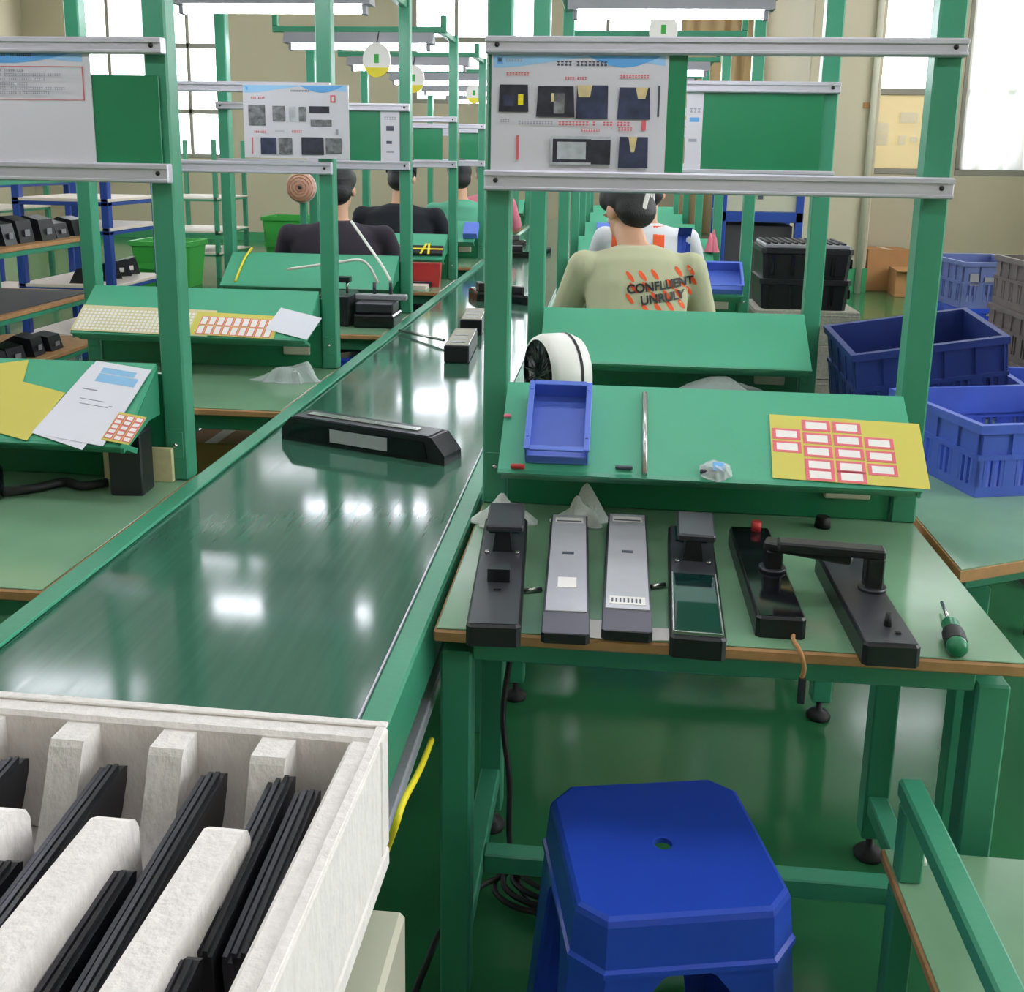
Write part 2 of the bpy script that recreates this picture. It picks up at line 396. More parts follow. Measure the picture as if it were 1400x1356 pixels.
XR, XL = .185, -1.3355
RY = [2.01, 3.07, 4.65, 6.0, 7.35, 8.7, 10.05]
LY = [2.06, 3.27, 4.53, 5.88, 7.15, 8.4, 9.7, 11.0]
RL = ['green steel workbench with six door lock panels laid on it',
      'green steel workbench with white round fan on it, right behind the lock panels',
      'green steel workbench the person in olive printed shirt works at',
      'green steel workbench the person in white shirt with orange stripes works at',
      'green steel workbench behind the person in white and orange', 'green steel workbench second from the end of the fan side row',
      'last green steel workbench of the row on the fan side']
LL = ['green steel workbench with yellow papers and black block on it',
      'green steel workbench with cream label sheet and crumpled plastic bag',
      'green steel workbench with black clamp machine and white air hoses',
      'green steel workbench with yellow taped part and red box, used by person in dark purple',
      'green steel workbench used by the person in black shirt', 'green steel workbench used by the person in teal top',
      'green steel workbench used by the person with brown ponytail', 'last green steel workbench of the row used by persons in dark shirts']
bench0 = make_bench(); first = True; RB = []; LB = []
for lst, xx, labs, acc in ((RY, XR, RL, RB), (LY, XL, LL, LB)):
    for yy, lb in zip(lst, labs):
        o = bench0 if first else copy_tree(bench0); first = False
        o.location = (xx, yy, 0); o['label'] = lb; o['group'] = 'workbenches along the conveyor'; acc.append(o)
# bench lamps
def bench_lamp():
    t = thing('tube_lamp', '', 'lamp')
    B().prism([(-.05, -.055), (.05, -.055), (.025, 0), (-.025, 0)], 'x', -.39, .39).build('housing', 'lampgrey', t)
    B().cyl((-.35, 0, -.072), (.35, 0, -.072), .0135, seg=12).build('tube', 'tube', t)
    for x in (-.37, .352): B().box(x, x+.018, -.02, .02, -.09, -.055, .002).build('end_cap', 'lampgrey', t)
    return t
lamp0 = bench_lamp(); first = True
for lst, xx, side in ((RY, XR, 'fan side'), (LY, XL, 'label sheet side')):
    for k, yy in enumerate(lst):
        o = lamp0 if first else copy_tree(lamp0); first = False
        o.location = (xx, yy-.515, 2.065); o['group'] = 'bench tube lamps'
        o['label'] = 'grey fluorescent tube lamp under the crossbar of ' + ('first', 'second', 'third', 'fourth', 'fifth', 'sixth', 'seventh', 'eighth')[k] + ' bench, ' + side + ' of conveyor'

# round hanging tags under the crossbars
def hang_tag(p, ztop, rz, label):
    t = thing('hanging_sign', label, 'sign', p, (0, 0, rz), 'round hanging signs over the benches')
    n = 28; pr = [(.072*math.cos(2*math.pi*i/n), .085*math.sin(2*math.pi*i/n)) for i in range(n)]
    B().prism(pr, 'y', -.004, .004).build('disc', 'lab', t)
    lo = [(x, z) for x, z in pr if z < -.035]
    lo.sort(key=lambda q: q[0]); B().prism(lo, 'y', -.006, .006).build('yellow_band', 'yel', t)
    B().box(-.012, .012, -.0055, .0055, -.015, .028).build('green_mark', 'fgreen', t)
    B().cyl((0, 0, .08), (0, .058, ztop-p[2]), .003, seg=6).build('cord', 'rubber', t)
for px, py, yb, lb in ((515, 82, LY[3], 'white round hanging sign with yellow lower band above red box bench'), (565, 108, LY[4], 'white round hanging sign with yellow band above bench of person in black'),
                       (648, 128, LY[6], 'white round hanging sign with yellow band above the ponytail worker'), (907, 42, RY[3], 'white round hanging sign with yellow band above the olive shirt worker')):
    y = yb-.59; p = ony(px, py, y); hang_tag((p.x, y, p.z), 2.070, 0, lb)

# ------------------------------------------------------------------ posters and boards
def poster(name, x0, x1, z0, z1, y, prints, label, cat='poster', base='posterw', th=.004, hdr=True):
    keys = [base]; b = B().box(x0, x1, y, y+th, z0, z1)
    W, H = x1-x0, z1-z0
    def mi(k):
        if k not in keys: keys.append(k)
        return keys.index(k)
    lay = [0]
    def quad(u0, v0, u1, v1, k, sk=0):
        lay[0] += 1; yy = y-.0004-.00002*lay[0]; f = lambda u, v: Vector((x0+u*W, yy, z1-v*H))
        b.poly([f(u0-sk, v1), f(u1+sk, v1), f(u1, v0), f(u0, v0)], mi(k))
    if hdr:
        n = 14
        top = [Vector((x0+.01*W+.97*W*i/n, y-.0004, z1-.012*H)) for i in range(n+1)]
        bot = [Vector((x0+.01*W+.97*W*i/n, y-.0004, z1-H*(.03+.09*(.5+.5*math.cos(i/n*5.2))))) for i in range(n+1)]
        b.poly(bot+list(reversed(top)), mi('hdr'))
        bot2 = [Vector((x0+W*(.55+.4*i/n), y-.0007, z1-H*(.02+.09*math.sin(math.pi*i/n)))) for i in range(n+1)]
        b.poly(bot2+[Vector((x0+W*(.55+.4*(n-i)/n), y-.0007, z1-.012*H)) for i in range(n+1)], mi('hdr2'))
    for q in prints:
        if q[4] == 'text':                       # unreadable line of print: a row of small glyph blocks
            u0, v0, u1, v1 = q[:4]; cw = (v1-v0)*H/W*.85; u = u0; rr = random.Random(int(u0*999+v0*777))
            while u < u1:
                if rr.random() > .12:
                    quad(u, v0, u+cw*.72, v0+(v1-v0)*.28, q[5]); quad(u+cw*.28, v0, u+cw*.46, v1, q[5]); quad(u+.02*cw, v1-(v1-v0)*(.2+.3*rr.random()), u+cw*.7, v1-(v1-v0)*.05, q[5])
                u += cw
        else: quad(*q[:5], *(q[5:]))
    return tag(b.build(name, keys), label, cat)
yr = RY[0]-.036
a, c_ = ony(672, 73, yr), ony(908, 236, yr)
poster('instruction_poster', a.x, c_.x, 1.425, 1.641, yr+.004, [
    (.03, .03, .065, .085, 'hdr2'), (.036, .036, .058, .07, 'txt'), (.08, .04, .17, .07, 'text', 'txtl'), (.35, .06, .65, .10, 'text', 'txt'),
    (.07, .155, .21, .185, 'text', 'rtxt'), (.42, .19, .54, .215, 'text', 'rtxt'), (.73, .17, .89, .2, 'text', 'rtxt'),
    (.05, .26, .21, .49, 'ph1', .006), (.155, .34, .185, .43, 'yel'), (.07, .35, .13, .44, 'ph2'),
    (.27, .27, .47, .53, 'ph1', .01), (.36, .33, .42, .50, 'ph3'), (.345, .33, .36, .4, 'phy'),
    (.49, .26, .665, .54, 'ph2', .003), (.49, .26, .575, .36, 'phy', -.01), (.73, .275, .90, .54, 'ph2', .008), (.82, .275, .89, .37, 'phy', -.015), (.755, .42, .86, .52, 'hdr2') ,
    (.755, .42, .86, .52, 'ph2'), (.86, .55, .885, .635, 'rtxt'),
    (.055, .555, .11, .58, 'text', 'txtl'), (.16, .565, .35, .595, 'text', 'txtl'), (.39, .565, .78, .60, 'text', 'rtxt'), (.52, .625, .62, .65, 'text', 'rtxt'), (.73, .61, .81, .64, 'text', 'rtxt'),
    (.15, .69, .165, .90, 'rtxt'), (.35, .69, .69, .935, 'ph4'), (.36, .715, .58, .915, 'ph1'), (.385, .74, .55, .89, 'ph4'), (.58, .72, .69, .93, 'ph1'),
    (.74, .69, .90, .955, 'ph2', .004), (.79, .69, .84, .82, 'phy', -.015), (.945, .26, .957, .52, 'txt')],
    'laminated instruction poster with eight photos above the lock panel bench')
def board(px0, py0, px1, py1, y, label, nm='backing_board', k='board', z0=1.425, z1=1.642, th=.004):
    p, q = ony(px0, py1, y), ony(px1, py0, y)
    o = tag(B().box(p.x, q.x, y, y+th, z0, z1, .001).build(nm, k), label, 'board'); return o
board(900, 76, 941, 236, RY[0]-.027, 'green board slid behind the eight photo poster')
board(955, 122, 1128, 232, RY[1]-.031, 'plain green board in the sign rails above the white fan bench', th=.008)
p = ony(940, 125, RY[1]-.031); q = ony(957, 230, RY[1]-.031)
poster('instruction_poster', p.x, q.x, 1.426, 1.64, RY[1]-.034, [(.2, .2, .8, .26, 'text', 'txtl'), (.2, .32, .8, .38, 'hdr2'), (.2, .6, .7, .64, 'txtl')], 'narrow white printed strip beside plain green board in sign rails', hdr=False)
yl = LY[0]-.036
poster('instruction_poster', XL-.43, ony(122, 100, yl).x, 1.425, 1.645, yl+.003, [
    (.70, .025, .83, .05, 'text', 'txt'),
    (.705, .135, .98, .14, 'rtxt'), (.705, .43, .98, .435, 'rtxt'), (.705, .135, .708, .43, 'rtxt'), (.977, .135, .98, .43, 'rtxt')]
    + [(.725, .16+.04*i, .80+.16*((i*37 % 10)/10), .185+.04*i, 'text', 'txtl') for i in range(6)]
    + [(.4, .3+.12*i, .66, .33+.12*i, 'text', 'rtxt' if i % 2 else 'txtl') for i in range(5)], 'white text poster with red outlined box above yellow paper shelf')
board(118, 105, 216, 212, LY[0]-.027, 'green board behind the text poster with red outlined box', z1=1.60)
y2 = LY[1]-.055
p, q = ony(335, 216, y2), ony(476, 116, y2)
poster('instruction_poster', p.x, q.x, p.z+.002, q.z, y2, [
    (.03, .035, .05, .08, 'hdr2'), (.45, .075, .62, .1, 'text', 'txt'), (.08, .17, .2, .2, 'text', 'rtxt'), (.83, .14, .88, .24, 'rtxt'), (.845, .16, .868, .22, 'posterw'),
    (.05, .28, .21, .56, 'ph3'), (.28, .29, .40, .50, 'ph3'), (.44, .3, .5, .5, 'ph4'), (.53, .3, .6, .5, 'ph3'), (.63, .29, .82, .38, 'ph1'), (.64, .47, .84, .56, 'ph3'),
    (.1, .63, .21, .66, 'text', 'rtxt'), (.3, .62, .38, .64, 'text', 'txtl'), (.46, .62, .56, .65, 'text', 'rtxt'),
    (.16, .72, .31, .95, 'ph2'), (.33, .72, .46, .95, 'ph3'), (.55, .71, .76, .95, 'ph1'), (.78, .72, .93, .93, 'ph3'), (.075, .72, .085, .95, 'rtxt'), (.88, .6, .9, .67, 'txtl')],
    'white instruction poster with small photos above cream label sheet')
board(478, 150, 520, 212, LY[2]-.031, 'green board in the sign rails above the black clamp machine', th=.006)
p, q = ony(521, 212, LY[2]-.031), ony(546, 150, LY[2]-.031)
poster('instruction_poster', p.x, q.x, 1.428, 1.642, LY[2]-.034, [(.3, .3, .7, .4, 'txt'), (.3, .6, .6, .66, 'txt'), (.2, .12, .8, .18, 'text', 'txtl'), (.3, .8, .7, .84, 'txtl')], 'narrow white notice beside green board above clamp machine', hdr=False)
board(628, 170, 658, 212, LY[5]-.031, 'green board in sign rails above the teal top worker', th=.006)
board(565, 150, 605, 212, LY[4]-.031, 'plain green board in sign rails above the bench of person in black', th=.006)

# ------------------------------------------------------------------ things on document shelves
SL = math.atan2(1.012-.879, .178)                 # shelf slope
def shelf_mat(xx, yb, u, v, lift=.0, rz=0):
    """frame on the shelf: u along x (absolute), v = distance up the slope from the lower edge"""
    T = Matrix.Translation((xx+u, yb-.213, .880)) @ Matrix.Rotation(SL, 4, 'X') @ Matrix.Translation((0, v, lift)) @ Matrix.Rotation(rz, 4, 'Z')
    return T
SLEN = math.hypot(.178, .133)
def sheet(name, k, xx, yb, u, v, w, h, label, cat, rz=0, lift=.0015, th=.0006, prints=(), bend=None):
    keys = [k]; b = B().box(-w/2, w/2, 0, h, 0, th)
    for (u0, v0, u1, v1, kk) in prints:
        if kk not in keys: keys.append(kk)
        b.poly([Vector((-w/2+w*a_, h*c0, th+.0004)) for a_, c0 in ((u0, v0), (u1, v0), (u1, v1), (u0, v1))], keys.index(kk))
    o = b.build(name, keys); o.matrix_world = shelf_mat(xx, yb, u, v, lift, rz)
    return tag(o, label, cat) if label else o
def stickers(parent, cols, w, h):
    b = B().box(0, w, 0, h, 0, .0006, mi=0); e = .13*w
    b.poly([Vector(q) for q in ((e, e*.7, .0008), (w-e, e*.7, .0008), (w-e, h-e*.7, .0008), (e, h-e*.7, .0008))], 1)
    st = None
    for x, y in cols:
        if st is None: st = b.build('label_sticker', ['pinkl', 'lab'], parent, (x, y, .0006))
        else: share(st, 'label_sticker', parent, (x, y, .0006))
# R1 yellow label sheet
def shelf_uv(px, py, xx, yb):
    # intersect pixel ray with the shelf plane
    T = shelf_mat(xx, yb, 0, 0); n = T.to_3x3() @ Vector((0, 0, 1)); p0 = T.translation; d = ray(px, py)
    t = (p0-CAMP).dot(n)/d.dot(n); q = T.inverted() @ (CAMP+d*t); return q.x, q.y
ua, va = shelf_uv(1056, 652, XR, RY[0]); ub, vb = shelf_uv(1258, 580, XR, RY[0])
ub = min(ub, BW/2-.052+.012)
o = sheet('label_sheet', 'ybl', XR, RY[0], (ua+ub)/2, .008, ub-ua, vb-.004, 'yellow sheet of red bordered white labels on shelf above the lock panels', 'labels', rz=R(-2))
W = ub-ua; H_ = vb-.004; ph_ = H_/4.9; cw, chh = W*.188, ph_*.84
stickers(o, [(-W/2+W*.012+c*W*.203, max(.001, H_-.004-(r+1)*ph_)) for c, rs in ((0, (.8, 1.78)), (1, (0, 1, 2, 3, 3.9)), (2, (0, 1, 2, 3, 3.9)), (3, (1.05, 2.05, 3.05))) for r in rs], cw, chh)
# L1 papers
hl = XL
u, v = shelf_uv(15, 560, XL, LY[0]); sheet('yellow_paper', 'ybl', XL, LY[0], u-.05, .006, .15, .20, 'large yellow sheet lying flat on shelf under white printed page', 'paper', rz=R(12), lift=.001)
sheet('yellow_paper', 'ybl', XL, LY[0], u+.0, .02, .14, .13, 'small skewed yellow sheet half covered by white printed page', 'paper', rz=R(-14), lift=.0024)
u0, _ = shelf_uv(60, 598, XL, LY[0]); u1, _ = shelf_uv(150, 598, XL, LY[0])
sheet('printed_page', 'paper', XL, LY[0], (u0+u1)/2-.035, .004, .125, .195, 'slanted lower white page peeking out beside the printed page', 'paper', rz=R(-17), lift=.0036)
sheet('printed_page', 'paper', XL, LY[0], (u0+u1)/2+.0, .006, .13, .205, 'white printed page with pale blue heading on shelf', 'paper', rz=R(-9), lift=.0048,
      prints=[(.2, .86, .8, .93, 'hdr'), (.2, .74, .9, .85, 'hdr'), (.1, .62, .35, .635, 'txtl'), (.15, .5, .6, .51, 'txtl'), (.2, .44, .7, .45, 'txtl'), (.7, .46, .76, .47, 'txtl')])
u2, v2 = shelf_uv(165, 600, XL, LY[0])
o = sheet('label_sheet', 'ybl', XL, LY[0], u2-.005, .006, .062, .072, 'small yellow sheet of red labels beside white printed page', 'labels', rz=R(-10), lift=.006)
stickers(o, [(-.029+c*.0205, .005+r*.0125) for c in range(3) for r in range(5)], .018, .0115)
# L2 sheets
ua, _ = shelf_uv(98, 448, XL, LY[1]); ub, _ = shelf_uv(285, 455, XL, LY[1])
sheet('label_sheet', 'cream', XL, LY[1], (ua+ub)/2, .006, ub-ua, .115, 'wide cream sheet of tiny labels on shelf behind first bench post', 'labels', rz=R(-1), prints=[(.02+.03*i, .06+.12*j, .04+.03*i, .14+.12*j, 'lab') for i in range(32) for j in range(7)])
ua, _ = shelf_uv(258, 455, XL, LY[1]); ub, _ = shelf_uv(375, 460, XL, LY[1])
o = sheet('label_sheet', 'ybl', XL, LY[1], (ua+ub)/2, .004, ub-ua, .10, 'yellow sheet with upright pink labels beside loose white page', 'labels', rz=R(-2), lift=.0026)
W = ub-ua; stickers(o, [(-W/2+.08*W+i*W*.088*1.12, .004+r*.04) for i in range(9) for r in range(2)], W*.088, .037)
u, v = shelf_uv(393, 440, XL, LY[1])
sheet('loose_page', 'paper', XL, LY[1], u+.01, .02, .15, .10, 'loose blank white page on shelf beside pink labels', 'paper', rz=R(-16), lift=.0042)
# yellow cord on L3 shelf
T = lambda px, py: onz(px, py, 0)
def spt(px, py, xx, yb, lift):
    u, v = shelf_uv(px, py, xx, yb); return shelf_mat(xx, yb, u, v, lift).translation
tag(B().tube([spt(345, 340, XL, LY[2], .006), spt(336, 352, XL, LY[2], .005), spt(328, 370, XL, LY[2], .005), spt(322, 386, XL, LY[2], .005)], .005, 8).build('yellow_rope', 'yel'), 'short yellow rope lying over green shelf near clamp machine', 'rope')
# R1 shelf: blue parts bin
def parts_bin(Mx, w, d, h, k, label):
    t = thing('parts_bin', label, 'bin'); t.matrix_world = Mx; th = .004
    B().box(-w/2, w/2, 0, d, 0, th, .001).build('bottom', k, t)
    for x in (-w/2, w/2-th): B().box(x, x+th, 0, d, th, h, .001).build('side_wall', k, t)
    B().box(-w/2+th, w/2-th, d-th, d, th, h, .001).build('back_wall', k, t)
    B().box(-w/2+th, w/2-th, 0, th, th, h*.55, .001).build('front_wall', k, t)
    b = B(); e = .009
    b.box(-w/2-.002, -w/2+e, 0, d, h, h+.005, .001); b.box(w/2-e, w/2+.002, 0, d, h, h+.005, .001); b.box(-w/2+e, w/2-e, d-e, d+.002, h, h+.005, .001); b.box(-w/2+e, w/2-e, -.002, e, h, h+.005, .001)
    b.build('rim', k, t)
    for y in (.03, d-.02):
        for x in (-w/2+.004, w/2-.004): B().cyl((x, y, h+.005), (x, y, h+.007), .003, seg=8).build('stud', k, t)
    return t
ua, va = shelf_uv(716, 640, XR, RY[0]); ub, vb = shelf_uv(810, 540, XR, RY[0])
parts_bin(shelf_mat(XR, RY[0], (ua+ub)/2, .022, .002), (ub-ua)*.97, .165, .040, 'bin', 'empty blue plastic parts bin on shelf above the lock panels')
ua, va = shelf_uv(881, 645, XR, RY[0]); ub, vb = shelf_uv(879, 552, XR, RY[0])
tag(B().cyl((0, 0, 0), (0, .195, 0), .0055, seg=12).build('metal_rod', 'steel'), 'thin steel rod resting on green shelf beside blue bin', 'rod').matrix_world = shelf_mat(XR, RY[0], ua, .004, .0065)
def crumple(name, k, c, sx, sy, sz, seed, label, cat, sharp=1.0):
    """crumpled cloth or film: folded closed heightfield with an irregular outline"""
    rr = random.Random(seed); nr, na = 14, 56
    ph = [(rr.randint(3, 13), rr.uniform(0, 6.3), rr.uniform(.3, 1)) for _ in range(7)]; pk = [(rr.uniform(-.6, .6), rr.uniform(-.6, .6), rr.uniform(.35, 1.0), rr.uniform(.12, .3)) for _ in range(7)]
    def out(a): return .78+.22*sum(w_*math.sin(n*a+p) for n, p, w_ in ph[:3])/2
    def z(x, y, r, a):
        f = sum(h*math.exp(-((x-u)**2+(y-v)**2)/(2*q*q)) for u, v, h, q in pk)*.55+.35*(1-r*r)
        g = sum(w_*(1-abs(math.sin((x*math.cos(p)+y*math.sin(p))*n*.55+p))) for n, p, w_ in ph)/5
        return (f*(.55+.6*sharp*g)+.12*g)*(1-r**6)
    b = B(); T, U = [], []
    for i in range(nr+1):
        r = max(i/nr, .02); A, D = [], []
        for j in range(na):
            a = 2*math.pi*j/na; o = out(a)*r; x, y = o*math.cos(a), o*math.sin(a); zz_ = max(.02, z(x, y, r, a))
            A.append(Vector((x*sx, y*sy, zz_*sz+.0012))); D.append(Vector((x*sx, y*sy, 0)))
        T.append(A); U.append(D)
    b.loft(list(reversed(U))[:1]+T[::-1], True, smooth=False)
    return tag(b.build(name, k, loc=c), label, cat)
ua, va = shelf_uv(978, 640, XR, RY[0])
o = crumple('plastic_sachet', 'film', (0, 0, 0),   .038, .030, .016, 3, 'small crumpled clear sachet with blue print on green shelf', 'sachet'); o.matrix_world = shelf_mat(XR, RY[0], ua, .022, .002)
B().box(-.006, .014, -.008, .010, .012, .0135).build('blue_print', 'hdr2', o)
for px, py, k, wh, lb, nm in ((708, 640, 'red', (.026, .008, .010), 'small red clip at lower edge of green shelf beside blue bin', 'clip'), (694, 570, 'pink', (.014, .008, .006), 'tiny pink scrap on green shelf left of blue bin', 'paper scrap'),
                        (853, 641, 'txt', (.032, .007, .008), 'small dark label stub at lower shelf edge beside steel rod', 'stub'), (968, 647, 'black', (.03, .008, .008), 'small black clip under crumpled clear sachet', 'clip')):
    u, v = shelf_uv(px, py, XR, RY[0]); a_, d_, h_ = wh
    o = tag(B().box(-a_/2, a_/2, 0, d_, 0, h_, .002).build(nm.replace(' ', '_'), k), lb, nm); o.matrix_world = shelf_mat(XR, RY[0], u, max(v-.004, .003), .001)

# ------------------------------------------------------------------ lock panels on the first right bench
ZT = .7502
def lock(cx, y0, y1, w, yaw, kind, label, h=.034):
    t = thing('door_lock', label, 'door lock', (cx, (y0+y1)/2, ZT), (0, 0, R(yaw)), 'lock panels on first bench'); L = y1-y0; a = L/2
    bodym = {'front': 'black', 'silver': 'black', 'glass': 'black', 'lever': 'black', 'leverf': 'black'}[kind]
    if kind == 'silver':
        # base tray with sloped grey end and bright face
        B().loft([rect_ring(w+.004, L, .006, 0), rect_ring(w+.004, L, .006, h*.45)]).build('body', 'black', t)
        fc = B().prism([(-a+.004, h*.45), (-a+.035, h), (a-.002, h), (a-.002, h*.45)], 'x', -w/2, w/2).build('face_cover', 'dgrey', t)
        B().prism([(-a+.036, h+.0002), (-a+.036, h+.0022), (a-.004, h+.0022), (a-.004, h+.0002)], 'x', -w/2+.003, w/2-.003).build('face_plate', 'silver', fc)
        B().box(-.010, .010, .03, .040, h+.0022, h+.0032, .0004).build('badge', 'txt', fc)
        B().box(-w*.38, w*.38, a-.045, a-.020, h+.0022, h+.0030).build('label', 'lab', fc)
        B().box(-w*.34, w*.34, a-.042, a-.036, h+.0030, h+.0034).build('print', 'txt', fc)
        if 'barcode' in label:
            B().box(-w*.38, w*.38, -a+.05, -a+.078, h+.0022, h+.0030).build('label', 'lab', fc)
            for i in range(8): B().box(-w*.34+i*w*.085, -w*.34+i*w*.085+w*.04, -a+.056, -a+.070, h+.0030, h+.0034).build('barcode_bar', 'txt', fc)
        else: B().box(-w*.22, w*.22, -a+.12, -a+.16, h+.0022, h+.0030).build('glare', 'lab', fc)  # lamp glare on the face, painted as a white patch
        return t
    B().loft([rect_ring(w, L, .006, 0), rect_ring(w, L, .006, h-.004), rect_ring(w-.006, L-.006, .005, h)]).build('body', bodym, t)
    B().box(-w/2+.004, w/2-.004, -a+.004, a-.004, h, h+.0012, .0004).build('face_plate', 'dgrey' if kind != 'lever' else 'blackg', t)
    zt = h+.0012
    if kind in ('front', 'glass'):
        # thumb-push handle: neck and tilted flat grip
        yh = a*.34
        nk = B().prism([(-.017, zt), (.017, zt), (.012, zt+.04), (-.012, zt+.04)], 'y', yh-.022, yh+.018).build('handle_neck', 'black', t)
        g = B().box(-.032, .032, -.048, .052, 0, .013, .003); go = g.build('handle_grip', 'dgrey', t, (0.004, yh+.02, zt+.04), (R(4), 0, 0))
        for x in (-.026, .026): B().cyl((x, yh-.03, zt), (x, yh-.03, zt+.005), .004, seg=8).build('screw', 'steel', t)
        B().box(-.028, .028, a-.085, a-.012, zt, zt+.002, .0005).build('sensor_window', 'darkglass', t)
    if kind == 'front':
        b = B().prism([(-.018, -a*.28-.012), (.018, -a*.28-.012), (.018, -a*.28+.010), (.010, -a*.28+.018), (-.010, -a*.28+.018), (-.018, -a*.28+.010)], 'z', zt, zt+.022); b.build('key_boss', 'black', t)
        B().box(-.006, .006, -a*.47, -a*.44, zt, zt+.004, .001).build('button', 'rubber', t)
    if kind == 'glass':
        B().box(-w/2+.007, w/2-.007, -a+.008, -a*.02, zt, zt+.0025, .0008).build('glass_window', 'darkglass', t)
        for x in (-w/2+.004, w/2-.006): B().box(x, x+.002, -a+.006, -a*.02, zt, zt+.004).build('chrome_strip', 'steel', t)
        B().box(-w/2+.004, w/2-.004, -a+.005, -a+.008, zt, zt+.004).build('chrome_strip', 'steel', t)
    if kind in ('lever', 'leverf'):
        yh = -.01 if kind == 'lever' else .02; s = 1 if kind == 'lever' else -1; x0 = .012*s if kind == 'lever' else .018
        B().box(x0-.014, x0+.014, yh-.014, yh+.014, zt, zt+(.038 if kind == 'lever' else .056), .003).build('lever_stem', 'black', t)
        B().cyl((x0, yh, zt), (x0, yh, zt+.006), .022, seg=20).build('lever_rose', 'dgrey', t)
        l = .125 if kind == 'lever' else .150; d_ = Vector((s*math.cos(R(-20 if kind == 'lever' else -6)), math.sin(R(20 if kind == 'lever' else 6))*(1 if kind == 'lever' else 1), 0))
        Q = Matrix.Translation((x0, yh, zt+(.036 if kind == 'lever' else .054))) @ Matrix.Rotation(math.atan2(d_.y if kind == 'leverf' else -.36, d_.x), 4, 'Z')
        B().box(-.015, l, -.015, .015, 0, .016, .003, M=Q).build('lever_arm', 'black', t)
        if kind == 'leverf':
            B().cyl((.008, -a+.06, zt), (.008, -a+.06, zt+.02), .006, .004, seg=10).build('spindle', 'rubber', t)
            B().box(.012, .02, -a+.032, -a+.038, zt, zt+.003, .0005).build('port', 'rubber', t)
        else:
            B().cyl((.01, a-.02, zt), (.01, a-.02, zt+.018), .009, seg=12).build('knob', 'red', t)
    return t
lock(-.167, 1.362, 1.815, .080, 3.5, 'front', 'dark grey lock panel with flat push handle nearest to conveyor rail')
lock(-.056, 1.385, 1.845, .068, 1.8, 'silver', 'silver faced lock cover with white sticker painted in its middle')
lock(.044, 1.405, 1.865, .072, -.6, 'silver', 'silver faced lock cover with barcode label near its lower end')
lock(.152, 1.362, 1.818, .080, -2.5, 'glass', 'dark lock panel with push handle and glossy glass lower half')
lock(.272, 1.445, 1.83, .074, 0, 'lever', 'black glossy lock panel with lever handle and red knob')
lock(.414, 1.376, 1.722, .080, .5, 'leverf', 'dark grey lock panel with lever handle beside screwdriver')
# gloves
crumple('cotton_glove', 'glove', (-.195, 1.885, ZT), .085, .055, .062, 11, 'crumpled white cotton glove behind the panel beside the conveyor rail', 'glove', sharp=.9)
crumple('cotton_glove', 'glove', (-.045, 1.905, ZT), .068, .05, .085, 15, 'crumpled white cotton glove behind the white sticker lock cover', 'glove', sharp=1.15)
# screwdriver
sd = thing('screwdriver', 'screwdriver with green black handle on bench corner', 'screwdriver', (.516, 1.405, ZT+.0165), (0, 0, R(-10)))
Mx = Matrix.Rotation(R(-90), 4, 'X')
B().lathe([(.001, 0), (.011, .002), (.0155, .012), (.0155, .06), (.010, .075), (.013, .09), (.008, .097), (.001, .098)], 14, M=Mx).build('handle', 'board', sd)
B().lathe([(.016, .018), (.0163, .02), (.0163, .055), (.016, .058)], 14, M=Mx).build('grip', 'rubber', sd)
B().cyl((0, .097, 0), (0, .185, -.006), .003, seg=8).build('shaft', 'steel', sd)
# rods under the panels, keys on wire at the table edge
tag(B().cyl((-.135, 1.60, ZT+.004), (-.06+.05, 1.66, ZT+.004), .004, seg=8).build('connector_rod', 'steel') if False else B().cyl((-.125, 1.555, ZT+.0045), (-.096, 1.565, ZT+.0045), .004, seg=8).build('connector_rod', 'steel'), 'short steel rod between panel with push handle and sticker lock cover', 'rod')
tag(B().cyl((.084, 1.60, ZT+.0045), (.108, 1.612, ZT+.0045), .004, seg=8).build('connector_rod', 'steel'), 'short steel rod beside barcode lock cover', 'rod')
kt = thing('key_wire', 'dangling wire and connector hanging over table front edge', 'wire', (.292, 1.40, .79))
B().tube([(0, .05, -.035), (-.006, .02, -.028), (0, -.006, -.034), (.006, -.012, -.055), (.004, -.009, -.075)], .0035, 6).build('wire', 'card', kt)
B().box(.0, .010, -.015, -.007, -.112, -.072, .001).build('connector', 'rubber', kt)
tag(B().box(-.03, .03, -.02, .02, 0, .001).build('highlight_patch', 'lab', loc=(.098, 1.435, ZT), rot=(0, 0, R(4))), 'white painted highlight patch between barcode cover and glass panel', 'paper')  # bright table reflections between the locks, put in as white patches
tag(B().box(-.018, .018, -.03, .03, 0, .001).build('highlight_patch', 'lab', loc=(-.003, 1.44, ZT), rot=(0, 0, R(-3))), 'white painted highlight patch between the two silver lock covers', 'paper')
tag(B().cyl((0, 0, 0), (0, 0, .022), .016, .013, seg=14).build('black_puck', 'rubber', loc=(.43, 1.945, ZT)), 'round black puck under socket at back of lock bench', 'puck')

